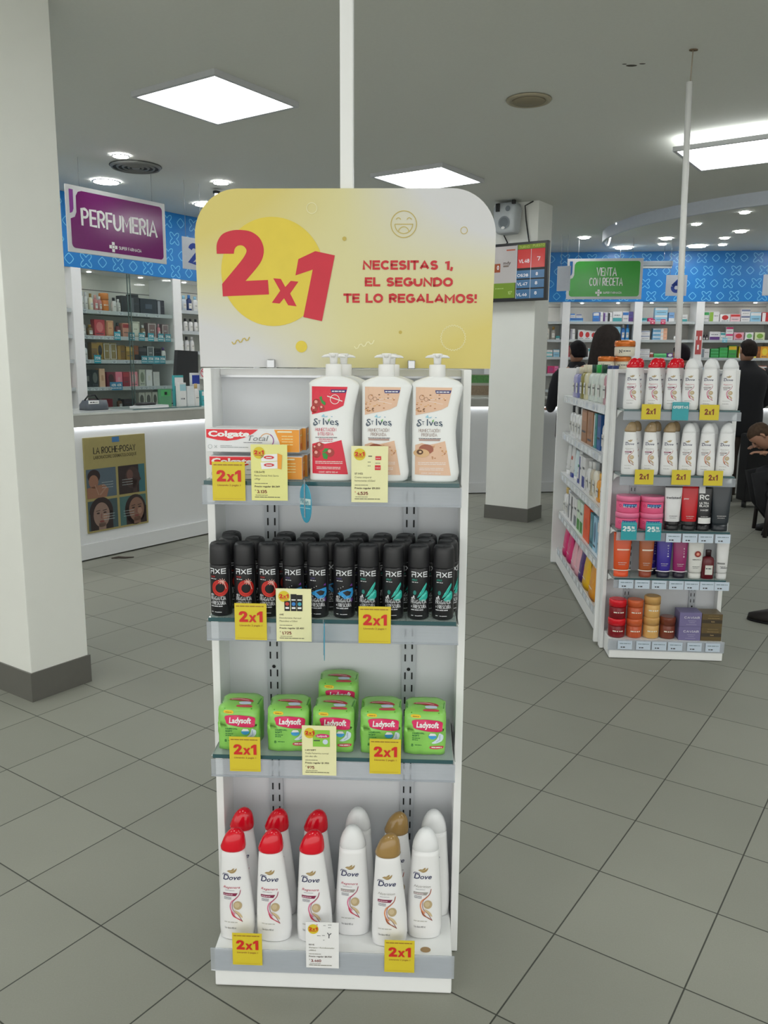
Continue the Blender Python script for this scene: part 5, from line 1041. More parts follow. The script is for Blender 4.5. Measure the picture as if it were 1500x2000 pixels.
# ---- pad packs ----
def pack():
    t = thing('pad_pack', 'x', 'pad pack'); gm = M((134, 196, 92), .28, noise=.22, scale=28, bump=.5)
    bm = bmesh.new(); bmesh.ops.create_cube(bm, size=1); bmesh.ops.subdivide_edges(bm, edges=bm.edges[:], cuts=9, use_grid_fill=True)
    rd = random.Random(8); w_, d_, h_ = .096, .085, .103
    for v_ in bm.verts:
        x, y, z = v_.co; e_ = lambda a: math.copysign(abs(a*2)**.88/2, a)
        ax, ay, az = abs(x*2), abs(y*2), abs(z*2)
        puff = 1+.05*(1-max(ax, ay)**2)
        k = 1-.10*(min(ax, ay)**6)
        zz = z
        x2 = e_(x)*k*(1-.03*az**4); y2 = e_(y)*k*(1-.03*az**4)
        if z > .2:   # gusseted top slopes back from the front edge
            y2 += (z-.2)*.12 if y < 0 else 0
            zz -= .05*(ax**4) + .10*max(0, -y*2)**3
        if ax > .99: x2 *= 1-.12*math.exp(-(y2*7)**2)
        n_ = .006*math.sin(23*x+11*z+7*y)+.005*math.sin(31*z-17*y+9*x)
        v_.co = Vector(((x2+n_)*w_, (y2+n_)*d_, (zz+.5+n_*.4)*h_))
    bm.verts.index_update(); g = G(); g.add([v_.co[:] for v_ in bm.verts], [[v_.index for v_ in f.verts] for f in bm.faces], gm, True)
    dkg = M((60, 140, 40), .35)
    g.build('wrapper', t); from mathutils.bvhtree import BVHTree
    tree = BVHTree.FromBMesh(bm)
    def mp(u_, v_, h):
        hit = tree.ray_cast(Vector((u_, -.2, v_)), Vector((0, 1, 0)))[0]
        y = hit.y if hit else -.03
        return (u_, y-.0008-h*.0005, v_)
    def tp(u_, v_, h):
        hit = tree.ray_cast(Vector((u_, v_, .3)), Vector((0, 0, -1)))[0]
        return (u_, v_, (hit.z if hit else .11)+.0008+h*.0005)
    g = G(); lm = .006; pk = M((206, 34, 92), .3); wt = M((232, 230, 232), .35); U = lambda x: (x-265)/5150; V = lambda y: (885-y)/5150
    blob = smooth([(U(a), V(b_)) for a, b_ in ((125, 465), (290, 455), (455, 475), (468, 540), (450, 590), (300, 590), (150, 560), (125, 520))])
    g.poly(blob, M((150, 20, 70), .3), lambda a, b_, h: mp(a, b_-.0008, h), 1, lm); g.poly(blob, pk, mp, 2, lm)
    g.text('Ladysoft', U(165), U(425), V(545), V(482), wt, mp, 4, .035, .12, lim=lm)
    g.poly(smooth([(U(a), V(b_)) for a, b_ in ((108, 405), (205, 405), (205, 438), (110, 432))]), M((226, 190, 40)), mp, 1, lm); g.dashes(U(120), U(195), V(425), .0016, M((150, 110, 30)), mp, 2, 2, .008)
    tx = M((40, 110, 60)); g.text('NORMAL', U(118), U(262), V(630), V(610), tx, mp, 1, .03, lim=lm); g.text('SOFT', U(118), U(200), V(660), V(640), tx, mp, 1, .03, lim=lm)
    g.dashes(U(118), U(210), V(685), .0016, tx, mp, 1, 3, .008); g.dashes(U(118), U(185), V(708), .0016, tx, mp, 1, 4, .008); g.text('8', U(108), U(132), V(785), V(752), tx, mp, 1, .02, lim=lm); g.dashes(U(150), U(230), V(770), .0014, tx, mp, 1, 5, .006)
    g.disc(U(355), V(655), .0095, M((60, 150, 206)), mp, 1, .0068, 18, lm); g.poly([(U(a), V(b_)) for a, b_ in ((310, 645), (330, 615), (385, 618), (400, 645))], wt, mp, 2, lm)
    g.poly(smooth([(U(a), V(b_)) for a, b_ in ((435, 612), (478, 640), (470, 700), (400, 738), (345, 735), (400, 690), (420, 650))]), M((200, 214, 226)), mp, 2, lm); g.line([(U(440), V(630)), (U(440), V(690)), (U(400), V(720))], .0015, M((150, 170, 196)), mp, 3)
    g.poly(smooth([(U(a), V(b_)) for a, b_ in ((335, 778), (470, 772), (472, 805), (338, 810))]), M((196, 70, 84)), mp, 1, lm); g.dashes(U(345), U(462), V(795), .0022, wt, mp, 2, 6, .008)
    g.poly(smooth([(-.028, -.0), (-.01, .008), (.02, .004), (.03, -.006), (.026, -.011), (-.0, -.006)]), M((186, 40, 60)), tp, 1, lm); g.line([(-.022, .0), (.0, .002), (.02, -.004)], .0018, wt, tp, 2)
    g.poly(smooth([(.0, -.012), (.022, -.01), (.026, -.02), (.004, -.022)]), M((190, 205, 220)), tp, 1, lm); g.poly(smooth([(-.002, -.025), (.028, -.024), (.028, -.03), (-.002, -.03)]), M((186, 70, 80)), tp, 1, lm)
    for a in (-1, 1):
        g.line([(a*.03, -.034), (a*.042, -.01), (a*.044, .02)], .002, dkg, tp, 1)
    g.build('printed_label', t); bm.free()
    return t
for i, x in enumerate((-.218, -.105, .0, .108, .209)):
    place('pack', pack, F1.at(x, -.066, .5875), F1.a+(.0, .03, -.02, .03, -.02)[i], 'light green pad pack, %s of the five in front' % ['leftmost', 'second from left', 'middle one', 'fourth from left', 'rightmost'][i], 'green pad packs in the front row')
place('pack', None, F1.at(.0, .035, .612), F1.a+.03, 'green pad pack standing higher behind the middle one')
g = G(); g.box(-.045, .045, -.035, .045, 0, .0235, M((120, 190, 70), .3, noise=.2, scale=25), .006); tag(g.build('pad_pack', loc=F1.at(.0, .035, .5855), rz=F1.a), 'flat green pad pack lying hidden under the rear upright one', 'pad pack')

# ---- shampoo bottles ----
def dove(capc, kind, script, sc, mirror=False, H=.288, wide=1.0, simple=False):
    """kind s: shampoo with coloured pointed cap; c: conditioner with white rounded cap"""
    def mk():
        t = thing('shampoo_bottle', 'x', 'shampoo bottle'); wb = M((224, 224, 226), .25, noise=.01); s = H/.288; q = wide
        if kind == 's': rings = [(0, .036*q, .02), (.004*s, .0405*q, .023), (.03*s, .0425*q, .0245, 2.3, .001), (.07*s, .0415*q, .0245, 2.3, .0005), (.12*s, .038*q, .0235, 2.3, -.0015), (.17*s, .0335*q, .0215, 2.3, -.003), (.21*s, .0300*q, .02, 2.3, -.0045), (.224*s, .0285*q, .0195, 2.2, -.005), (.229*s, .0255*q, .018, 2.2, -.005)]
        else: rings = [(0, .036*q, .02), (.004*s, .0405*q, .023), (.03*s, .042*q, .0245, 2.3), (.07*s, .0415*q, .0245, 2.3), (.12*s, .039*q, .0235, 2.3), (.17*s, .0355*q, .0215, 2.3), (.215*s, .0325*q, .021, 2.3), (.228*s, .0315*q, .0205, 2.3)]
        rings = [tuple(r)+(2.3, 0, 0)[len(r)-3:] for r in rings]
        g = G(); g.loft(rings, wb, 34); g.build('bottle_body', t)
        g = G(); cm = M(capc, .12 if kind == 's' else .28, noise=.03)
        if kind == 's':
            for z, rx, ry, cx in ((0, 0, 0, 0),): pass
            g.loft([(.2285*s, .0255*q, .019, 2.2, -.005), (.2315*s, .0290*q, .0215, 2.2, -.005), (.2365*s, .0298*q, .0215, 2.2, -.0048), (.245*s, .0280*q, .0205, 2.2, -.0032), (.255*s, .0255*q, .0188, 2.1, -.0018), (.2645*s, .0222*q, .0162, 2.1, -.0002), (.2725*s, .0172*q, .0128, 2, .0012), (.2785*s, .0112*q, .0085, 2, .002), (.2815*s, .0045, .004, 2, .0022)], cm, 28)
        else:
            g.loft([(.2275*s, .0305*q, .02, 2.2), (.229*s, .0318*q, .0208, 2.2), (.244*s, .0295*q, .02, 2.2), (.259*s, .0245*q, .0178, 2.1), (.271*s, .0175*q, .0142), (.2775*s, .0105*q, .009), (.2795*s, .004, .004)], cm, 28)
        g.build('cap', t)
        def mp(uu, vv, h):
            for a, b_ in zip(rings, rings[1:]):
                if a[0] <= vv <= b_[0]:
                    w2 = (vv-a[0])/(b_[0]-a[0]); rx, ry, n_, cx = [a[i]+(b_[i]-a[i])*w2 for i in (1, 2, 3, 4)]; break
            else: rx, ry, n_, cx = .04, .02, 2.3, 0
            x = min(.96, abs(uu-cx)/rx); return (uu, -ry*(1-x**n_)**(1/n_)-.0004-h*.0003, vv)
        U = lambda x: (x-262)/4930*q
        V = lambda y: (1540-y)/4680*s
        Q = lambda pts: [(U(a), V(b_)) for a, b_ in pts]
        g = G(); lm = .006; gd = M((158, 134, 92), .35); nv = M((40, 44, 84)); pk = M((190, 60, 84)); 
        g.poly(Q(spline([(175, 690), (200, 678), (225, 676), (245, 660), (262, 655), (258, 676), (275, 668), (292, 655), (284, 685), (262, 706), (232, 714), (205, 706), (190, 698)])), gd, mp, 1, lm)
        g.line(Q([(190, 697), (235, 690), (270, 672)]), .0007, M((215, 200, 160)), mp, 2)
        g.text('D', U(128), U(200), V(796), V(732), nv, mp, 1, .014, .2, lim=lm, font=True); g.line(Q(spline([(122, 745), (135, 724), (165, 722), (195, 728)])), .0013, nv, mp, 1)
        g.text('ove', U(200), U(335), V(792), V(738), nv, mp, 1, .012, .3, lim=lm)
        ss = M(sc); g.text(script, U(128), U(325), V(895), V(868), ss, mp, 1, 0, .35, lim=lm); g.dashes(U(150), U(260), V(922), .0012, M((150, 150, 156)), mp, 1, 2, .006)
        bar = M((126, 36, 70)) if kind == 's' else M((150, 146, 142))
        g.poly(Q([(125, 952), (298, 950), (275, 985), (127, 982)]), bar, mp, 1, lm); g.dashes(U(135), U(240), V(972), .0016, M((222, 200, 210)), mp, 2, 3, .006)
        for k in range(3): g.dashes(U(135), U(222), V(1003+k*12), .0012, M((120, 120, 130)), mp, 1, k, .006)
        pnk = M((206, 120, 150)) if sc[0] > 150 and sc[1] < 100 else M((214, 140, 100))
        g.line(Q(spline([(335, 908), (318, 968), (270, 1020), (225, 1055), (208, 1110), (222, 1165), (262, 1205)])), [.0006+.0026*min(1, i/12) for i in range(31)], pnk, mp, 1)
        g.line(Q(spline([(330, 915), (310, 975), (250, 1035), (232, 1095), (245, 1160), (300, 1215), (350, 1300)])), .0012, M((120, 50, 60)), mp, 2)
        g.disc(U(295), V(1098), .0104*q, M((178, 158, 122), .3), mp, 2, .0112*s, 22, lm); g.disc(U(288), V(1092), .0062*q, M((196, 178, 144), .3), mp, 3, .0068*s, 16, lm)
        g.poly(Q(spline([(250, 1150), (300, 1175), (335, 1210), (348, 1250), (310, 1225), (270, 1190)])), M((196, 176, 140)), mp, 2, lm)
        g.poly(Q(spline([(212, 1150), (235, 1190), (275, 1240), (320, 1268), (350, 1300), (290, 1262), (240, 1232), (218, 1190)])), pk if sc[0] > 150 and sc[1] < 100 else M((150, 84, 60)), mp, 2, lm)
        g.dashes(U(132), U(298), V(1312), .0026, M((184, 184, 180)), mp, 1, 4, .012); g.text('Uso diario 400 ml', U(135), U(270), V(1388), V(1365), M((80, 80, 88)), mp, 1, 0, lim=lm)
        g.build('printed_label', t)
        return t
    return mk
REDC = (204, 16, 36); GLD = (150, 120, 72); WHC = (222, 223, 225); scR = (180, 50, 80); scG = (150, 148, 142)
d_s = dove(REDC, 's', 'Regenera', scR); d_c = dove(WHC, 'c', 'Regenera', scR); d_g = dove(GLD, 's', 'Nutrition', scG); d_w = dove(WHC, 'c', 'Nutrition', scG)
zb = .0985
for key, mk, x, y, l in (('ds', d_s, -.236, -.088, 'red capped white shampoo bottle, first from the left in the bottom front row'), ('ds', None, -.146, -.09, 'red capped white shampoo bottle, second from the left in the bottom front row'), ('ds', None, -.049, -.088, 'red capped white shampoo bottle behind the white price card'), ('dc', d_c, .041, -.06, 'all white conditioner bottle right of the white price card'), ('dg', d_g, .131, -.094, 'gold capped white shampoo bottle in the bottom front row'), ('dw', d_w, .215, -.062, 'all white conditioner bottle at the right end of the bottom front row'),
    ('ds', None, -.234, .0, 'red capped shampoo bottle at the far left of the bottom back row'), ('ds', None, -.147, .0, 'red capped shampoo bottle, second in the bottom back row'), ('ds', None, -.05, .0, 'red capped shampoo bottle, third in the bottom back row'), ('dc', None, .048, .018, 'all white bottle behind the first conditioner'), ('dg', None, .149, .0, 'gold capped bottle behind the front gold capped one'), ('dw', None, .236, .018, 'all white bottle in the back right corner of the bottom shelf')):
    place(key, mk, F1.at(x, y, zb), F1.a+.03, l)
g = G(); g.loft([(0, .012, .009), (.0008, .012, .009)], M((150, 120, 80), .4), 24); tag(g.build('round_sticker', loc=F1.at(.218, -.12, .0985), rz=F1.a), 'small brown oval sticker on the bottom shelf near the right edge', 'sticker')
# ---------------- second gondola: end cap ----------------
stand(F2, (1.254, .936, .66, .417), 'white end cap stand with shampoo on its two upper shelves', rear=False, top=1.443, pdepth=.055, cap=True, bp=.05)
gt = thing('gondola', 'long white double sided gondola behind the right end cap', 'shelf stand', F2.at(0, 0, 0), F2.a)
for y0 in (.06, 1.86):
    g = G(); g.box(-.322, .325, y0, y0+.025, .015, 1.445, WHITE, .003); g.build('end_board', gt)
g = G(); g.box(-.03, .03, .09, 1.85, .02, 1.43, PANM); g.build('core_panel', gt)
g = G(); g.box(-.12, .12, .09, 1.85, 1.43, 1.44, WHITE); g.build('top_deck', gt)
g = G(); g.box(-.285, .285, .085, 1.86, .015, .115, WHITE, .003); g.build('base_box', gt)
for z in (1.252, .99, .70, .41):
    g = G(); g.box(-.278, -.03, .1, 1.84, z-.012, z, WHITE); g.build('shelf', gt)
    g = G(); g.box(.03, .278, .1, 1.84, z-.012, z, WHITE); g.build('shelf', gt)
for z in (1.252, .99, .70, .41, .145):
    g = G(); g.box(-.29, -.284, .27, 1.78, z-.045, z+.002, M((204, 208, 212), .25)); rd_ = random.Random(int(z*100))
    y = .3
    while y < 1.7:
        L_ = .04+rd_.random()*.05; g.add([(-.2905, y, z-.038), (-.2905, y, z-.008), (-.2905, y+L_, z-.008), (-.2905, y+L_, z-.038)], [(0, 1, 2, 3)], M((214, 217, 220)) if rd_.random() < .6 else M((190, 197, 206))); y += L_+.015+rd_.random()*.08
    g.build('price_rail', gt)
cs, csx, cc_, ccx = dove(REDC, 's', 'Regenera', scR, H=.25, wide=.98), 0, dove(WHC, 'c', 'Regenera', scR, H=.25, wide=.98), 0
cg = dove((150, 128, 96), 's', 'Nutrition', scG, H=.263, wide=.98); cw = dove(WHC, 'c', 'Nutrition', scG, H=.263, wide=.98)
for i, x in enumerate((-.232, -.130, -.041, .041, .128, .219)):
    n_ = ('first', 'second', 'third', 'fourth', 'fifth', 'sixth')[i]
    place('cs' if i < 3 else 'cc', cs if i < 3 else cc_, F2.at(x, -.098, 1.2545), F2.a-.15, '%s shampoo bottle, %s in the top front row of the end cap' % ('red capped' if i < 3 else 'white', n_), 'shampoo on the top shelf of the end cap')
    place('cs' if i < 3 else 'cc', None, F2.at(x+(.038 if i not in (4, 5) else .03), -.04, 1.2545), F2.a-.15, '%s bottle behind, %s in the top back row of the end cap' % ('red capped' if i < 3 else 'white', n_), 'shampoo at the back of the end cap')
    x2 = (-.224, -.128, -.037, .051, .14, .228)[i]
    place('cg' if i < 3 else 'cw', cg if i < 3 else cw, F2.at(x2, -.098, .9365), F2.a-.15, '%s bottle, %s in the second front row of the end cap' % ('bronze capped' if i < 3 else 'white', n_), 'shampoo on the second shelf of the end cap')
    place('cg' if i < 3 else 'cw', None, F2.at(x2+.036 if i < 5 else x2+.025, -.04, .9365), F2.a-.15, '%s bottle behind, %s in the second back row of the end cap' % ('bronze capped' if i < 3 else 'white', n_), 'shampoo at the back of the end cap')
# pink tubs, two stacks of two, and a second stack pair behind
pkt = jar(.06, .083, (226, 96, 136), (232, 120, 156))
def pink():
    t = thing('jar', 'x', 'tub'); r = .0583; pm = M((226, 92, 134), .35); pl_ = M((232, 116, 154), .3)
    g = G(); g.loft([(0, r*.93, r*.93), (.004, r*.96, r*.96), (.05, r*.97, r*.97), (.056, r*.92, r*.92)], pm, 32); mp = cyl(r*.97); g.rect(-.035, .036, .028, .046, M((60, 40, 110)), mp, 1, .008); g.dashes(-.034, .035, .036, .006, M((90, 170, 210)), mp, 2, 4, .016); g.dashes(-.034, .035, .029, .004, PAPER, mp, 2, 5, .012); g.ring(-.05, .035, .006, .0015, M((150, 50, 90)), mp, 1, 12); g.build('body', t)
    g = G(); g.loft([(.056, r, r), (.078, r, r), (.082, r*.96, r*.96), (.083, r*.85, r*.85)], pl_, 32); g.build('lid', t)
    return t
for i, (x, y, z, l) in enumerate(((-.212, -.055, .6605, 'pink hair tub under another one at the left of the third end cap shelf'), (-.212, -.055, .744, 'pink hair tub on top at the left of the third end cap shelf'), (-.095, -.057, .6605, 'pink hair tub under another one, second stack from the left'), (-.095, -.057, .744, 'pink hair tub on top of the second stack from the left'))):
    place('pink', pink, F2.at(x, y-.005, z), F2.a, l)
TB = lambda *a, **k: tube(*a, **k)
Y3 = -.088
def put(key, mk, x, y, z, label, rz=0): place(key, mk, F2.at(x, y, z), F2.a+rz, label)
blk = (26, 26, 30)
put('t1', TB(.084, .222, (214, 214, 216), blk, ((-1, 1, .955, 1.0, blk), (-1, 1, .14, .2, blk)), (('twisted', -.85, .8, .71, .76, (60, 60, 66)),)), .0, Y3, .6605, 'white squeeze tube with black ends on the third end cap shelf')
put('t2', TB(.084, .222, (186, 18, 30), blk, ((-1, 1, .14, .21, blk),), (('power', -.75, -.2, .7, .74, (230, 200, 200)),)), .081, Y3, .6605, 'red squeeze tube with black base on the third end cap shelf')
put('t3', TB(.078, .222, (28, 28, 32), blk, ((-.7, .9, .17, .3, (214, 214, 214)), (-.75, .0, .84, .99, (206, 206, 208))), (('RC', -.65, .55, .7, .81, (222, 222, 222)), ('ULTRA', -.65, .5, .6, .65, (222, 222, 222)), ('BLACK', -.65, .5, .54, .59, (222, 222, 222)), ('MASK', -.5, .45, .45, .49, (214, 214, 214)))), .15, Y3, .6605, 'black and white squeeze tube lettered RC')
put('t4', TB(.096, .235, (44, 50, 56), (36, 40, 46)), .232, Y3, .6605, 'dark grey squeeze tube at the right end of the third end cap shelf')
put('t4', None, .2, -.035, .6605, 'dark tube behind the black and white one')
put('t5', TB(.09, .225, (206, 78, 34), (222, 82, 40), ((-.6, .75, .6, .63, (226, 196, 176)), (-1, 1, .145, .165, (230, 216, 200)))), -.233, Y3, .4175, 'large orange squeeze tube at the left of the fourth end cap shelf')
put('t6', TB(.076, .225, (160, 82, 38), (140, 62, 40), ((-.6, .85, .6, .63, (220, 206, 190)), (-1, 1, .145, .165, (226, 214, 200)))), -.114, Y3, .4175, 'brown orange squeeze tube, second on the fourth end cap shelf')
put('t7', TB(.078, .222, (52, 36, 140), (22, 22, 44), ((-1, 1, .145, .165, (220, 214, 226)),), (('C', .3, .5, .72, .75, (214, 210, 226)), ('V', .3, .5, .66, .69, (214, 210, 226)), ('I', .38, .44, .6, .63, (214, 210, 226)), ('A', .3, .5, .54, .57, (214, 210, 226)), ('R', .3, .5, .48, .51, (214, 210, 226)))), -.026, Y3, .4175, 'violet blue squeeze tube on the fourth end cap shelf')
put('t7', None, -.075, -.03, .4175, 'dark violet tube behind the violet blue one')
put('t8', TB(.074, .222, (140, 34, 96), (30, 24, 40), ((-1, 1, .145, .165, (222, 206, 216)),), (('S', .3, .5, .66, .69, (222, 206, 216)), ('I', .38, .44, .6, .63, (222, 206, 216)), ('T', .3, .5, .54, .57, (222, 206, 216)), ('E', .3, .5, .48, .51, (222, 206, 216)))), .052, Y3, .4175, 'magenta squeeze tube on the fourth end cap shelf')
def t9():
    o = tube(.076, .19, (208, 208, 204), (206, 206, 202))()
    g = G(); mp = lambda a, b, h: (a, -.0175-h*.0006, b); g.disc(.006, .125, .0155, M((170, 60, 50)), mp, 1); g.ring(.006, .125, .0125, .0016, M((40, 36, 36)), mp, 2); g.disc(.006, .125, .007, M((214, 150, 130)), mp, 2); g.text('KERATINA', -.018, .022, .094, .099, INK, mp, 2, .03); g.build('round_seal', o)
    return o
put('t9', t9, .128, Y3, .4175, 'white squeeze tube with a round red seal on the fourth end cap shelf')
put('b1', bottle(.03, .145, (92, 20, 30), (40, 14, 20), .42, .22, .024), .19, Y3, .4175, 'small dark red bottle with dark cap on the fourth end cap shelf')
put('t10', TB(.062, .2, (210, 210, 210), (206, 206, 206), ((-.8, .3, .38, .42, (120, 120, 120)),), (('frizz', -.3, .8, .28, .31, (90, 90, 96)),)), .258, Y3, .4175, 'white squeeze tube at the right end of the fourth end cap shelf')
def rowjar(key, x, r, h_, c, lid, n_, nm, **k):
    for q in range(n_): put(key, jar(r, h_, c, lid, **k) if q == 0 else None, x, -.075, .1+q*(h_+.0005), nm + ('' if n_ == 1 else ', lower of two' if q == 0 else ', upper of two'))
rowjar('jr', -.236, .044, .0975, (120, 12, 24), (206, 20, 36), 2, 'red hair mask jar at the left of the bottom end cap shelf')
rowjar('jo', -.148, .0405, .0975, (186, 84, 48), (196, 92, 52), 2, 'orange brown hair mask jar beside the red jars')
rowjar('jt', -.064, .041, .108, (206, 162, 96), (196, 152, 90), 2, 'tan hair mask jar beside the orange ones')
rowjar('jb', .018, .040, .11, (116, 56, 40), (110, 54, 38), 1, 'single dark brown hair mask jar on the bottom end cap shelf')
def caviar():
    g = G(); pm = M((112, 104, 146), .45); g.box(-.054, .054, -.04, .055, 0, .072, pm, .0015); mp = flat(-.04, .0005); wt = M((206, 204, 214))
    g.text('CAVIAR', -.032, .044, .041, .053, wt, mp, 1, .01); g.dashes(-.012, .028, .029, .0016, M((176, 172, 196)), mp, 1, 2, .01); g.dashes(-.006, .022, .02, .0016, M((176, 172, 196)), mp, 1, 3, .01); g.dashes(-.02, .03, .01, .0014, M((176, 172, 196)), mp, 1, 4, .01)
    return tag(g.build('hair_mask_box'), 'x', 'box')
for q in (0, 1): put('cav', caviar if q == 0 else None, .119, -.078, .0985+q*.0725, 'purple CAVIAR box on the bottom end cap shelf, %s' % ('lower one' if q == 0 else 'upper one'))
def bronze():
    g = G(); g.box(-.05, .05, -.04, .055, 0, .07, M((92, 76, 46), .35), .0015); mp = flat(-.04, .0005); g.rect(-.049, .049, .022, .04, M((56, 46, 34)), mp, 1); gd = M((170, 146, 100)); g.dashes(-.022, .035, .047, .0016, gd, mp, 2, 2, .012); g.text('luxe', -.005, .012, .028, .035, gd, mp, 2, .02); g.dashes(-.02, .032, .06, .001, gd, mp, 2, 5, .01)
    return tag(g.build('hair_mask_box'), 'x', 'box')
for q in (0, 1): put('brz', bronze if q == 0 else None, .225, -.078, .0985+q*.0705, 'dark bronze box at the right end of the bottom end cap shelf, %s' % ('lower one' if q == 0 else 'upper one'))
# tags on the end cap
def tag21():
    g = G(); g.box(-.045, .045, 0, .0012, -.073, 0, YEL); mp = flat(0, .0005); dr = M((120, 44, 30))
    g.two_for_one(-.023, .021, -.048, -.02, dr, mp, 1)
    return tag(g.build('promo_tag'), 'x', 'price tag')
for i, (x, z, l) in enumerate(((-.147, 1.281, 'yellow 2x1 tag on the left of the top end cap shelf'), (.126, 1.281, 'yellow 2x1 tag on the right of the top end cap shelf'), (-.16, .965, 'yellow 2x1 tag on the left of the second end cap shelf'), (.016, .966, 'yellow 2x1 tag in the middle of the second end cap shelf'), (.168, .965, 'yellow 2x1 tag on the right of the second end cap shelf'))):
    place('tag21', tag21, F2.at(x, -.14, z), F2.a, l)
def teal(txt, w_, h_):
    def mk():
        g = G(); g.box(-w_/2, w_/2, 0, .0012, -h_, 0, M((38, 150, 160), .4)); mp = flat(0, .0005); wt = M((214, 228, 230))
        g.dashes(-w_*.42, w_*.42, -h_*.1, .002, M((120, 190, 196)), mp, 1, 3, .01)
        if txt == 'OFERTAS': g.text(txt, -w_*.45, w_*.45, -h_*.36, -h_*.2, wt, mp, 1, .06)
        else: g.text('25', -w_*.42, w_*.12, -h_*.52, -h_*.22, wt, mp, 1, .06); g.text('%', w_*.14, w_*.36, -h_*.38, -h_*.22, wt, mp, 1, .06); g.text('OFF', w_*.14, w_*.42, -h_*.52, -h_*.42, wt, mp, 1, .04)
        return tag(g.build('promo_tag'), 'x', 'price tag')
    return mk
place('tealo', teal('OFERTAS', .078, .086), F2.at(-.01, -.14, 1.292), F2.a, 'teal OFERTAS tag in the middle of the top end cap shelf')
place('teal25', teal('25', .076, .088), F2.at(-.217, -.14, .703), F2.a, 'teal 25% tag in front of the left pink tubs')
place('teal25', None, F2.at(-.099, -.14, .703), F2.a, 'teal 25% tag in front of the right pink tubs')
def cardw():
    g = G(); g.box(-.036, .036, 0, .001, -.044, 0, M((190, 202, 216), .4)); mp = flat(0, .0005); g.dashes(-.026, .028, -.016, .004, M((110, 130, 140)), mp, 1, 2, .014); g.dashes(-.02, .004, -.036, .006, INK, mp, 1, 3, .012); g.line([(-.036, -.044), (-.036, 0)], .0012, M((120, 124, 130)), mp, 1)
    return tag(g.build('price_tag'), 'x', 'price tag')
for z, xs, nm in ((.655, (-.0, .079, .155, .236), 'third'), (.415, (-.216, -.136, -.054, .03, .105, .18, .25), 'fourth'), (.1, (-.205, -.114, -.036, .043, .137, .227), 'bottom')):
    for j, x in enumerate(xs): place('cardw', cardw, F2.at(x, -.139 if nm != 'bottom' else -.149, z-.004), F2.a, 'white shelf price label, %s on the %s rail of the end cap' % (ORD[j], nm), 'white shelf labels on the end cap')
# ---- goods on the long left side of the gondola ----
CRM = (222, 214, 190); DG = (20, 66, 48)
def r3(z, items, where): row(F3, z, .02, [(k, -y, w_, h_, d_, a, b_, p) for k, y, w_, h_, d_, a, b_, p in items], where, 'goods on the long side of the gondola')
r3(1.2525, [('b', 1.54, .1, .2, .06, (170, 166, 200), W, 0), ('b', 1.40, .1, .2, .06, (120, 124, 180), CRM, 0), ('b', 1.24, .12, .215, .06, (140, 132, 70), CRM, 0), ('b', 1.10, .1, .215, .06, (206, 200, 170), CRM, 0), ('b', .93, .12, .215, .06, (206, 214, 208), DG, 0), ('b', .78, .12, .215, .06, (206, 214, 208), (36, 160, 70), 0), ('b', .62, .12, .215, .06, (206, 214, 208), DG, 0), ('b', .45, .11, .21, .06, (190, 140, 150), (30, 50, 110), 0), ('b', .32, .1, .21, .06, (206, 206, 210), (30, 50, 110), 0)], 'top long side shelf')
r3(.9905, [('b', 1.6, .09, .2, .05, W, BK, 0), ('b', 1.48, .09, .2, .05, W, W, 0), ('b', 1.36, .09, .2, .05, W, BK, 0), ('b', 1.24, .09, .2, .05, W, W, 0), ('c', 1.04, .18, .2, .06, (150, 104, 70), (170, 120, 84), 1), ('c', .83, .18, .2, .06, (158, 110, 74), (140, 96, 66), 3), ('c', .66, .08, .2, .06, (60, 140, 140), W, 2), ('c', .54, .1, .2, .06, (30, 80, 140), (40, 60, 120), 1), ('b', .42, .09, .2, .05, W, BK, 0), ('b', .31, .09, .19, .05, W, (40, 50, 110), 0)], 'second long side shelf')
NV = (36, 50, 130)
def t3(key, c, cap, y, z, w_, h_, lab, acc=()): place(key, tube(w_, h_, c, cap, acc) if key not in _protos else None, F3.at(-y, .05, z), F3.a, lab, 'tubes on the long side of the gondola')
t3('g1', W, W, 1.74, .7005, .13, .21, 'white cream tube at the far end of the third gondola side shelf')
t3('g2', W, NV, 1.56, .7005, .14, .22, 'white tube with blue cap and red mark on the third gondola side shelf', ((-.3, .5, .55, .66, (170, 60, 40)),))
t3('g3', (200, 216, 220), W, 1.4, .7005, .12, .2, 'pale blue tube next to the blue capped one on the gondola side')
t3('g4', W, NV, 1.26, .7005, .12, .21, 'white and green tube with blue cap on the third gondola side shelf', ((-.4, .4, .5, .58, (60, 130, 90)),))
r3(.7005, [('c', 1.1, .1, .2, .05, W, NV, 2), ('c', .98, .1, .2, .05, W, NV, 0), ('b', .85, .1, .19, .05, W, W, 0), ('b', .73, .08, .2, .05, (190, 180, 160), W, 0), ('b', .62, .1, .21, .05, (222, 216, 200), (160, 166, 170), 0), ('b', .5, .1, .16, .05, (222, 150, 50), (226, 170, 70), 0), ('b', .37, .1, .2, .05, (196, 190, 190), (80, 84, 110), 0)], 'third long side shelf')
r3(.4105, [('b', 1.72, .1, .19, .05, W, (210, 180, 110), 0), ('b', 1.6, .1, .19, .05, W, W, 0), ('c', 1.47, .11, .19, .05, W, (120, 124, 130), 2), ('c', 1.34, .1, .19, .05, W, BK, 2), ('c', 1.22, .1, .19, .05, W, (120, 124, 130), 0), ('c', 1.09, .1, .2, .05, (196, 214, 190), (70, 140, 60), 0), ('c', .97, .1, .2, .05, (200, 216, 204), (60, 130, 60), 0), ('c', .79, .2, .21, .05, (222, 84, 36), (206, 74, 40), 5), ('c', .61, .1, .2, .05, (60, 120, 134), (110, 150, 160), 3), ('c', .5, .1, .2, .05, (150, 190, 214), (90, 120, 150), 3), ('c', .37, .1, .2, .05, (150, 180, 200), W, 1)], 'fourth long side shelf')
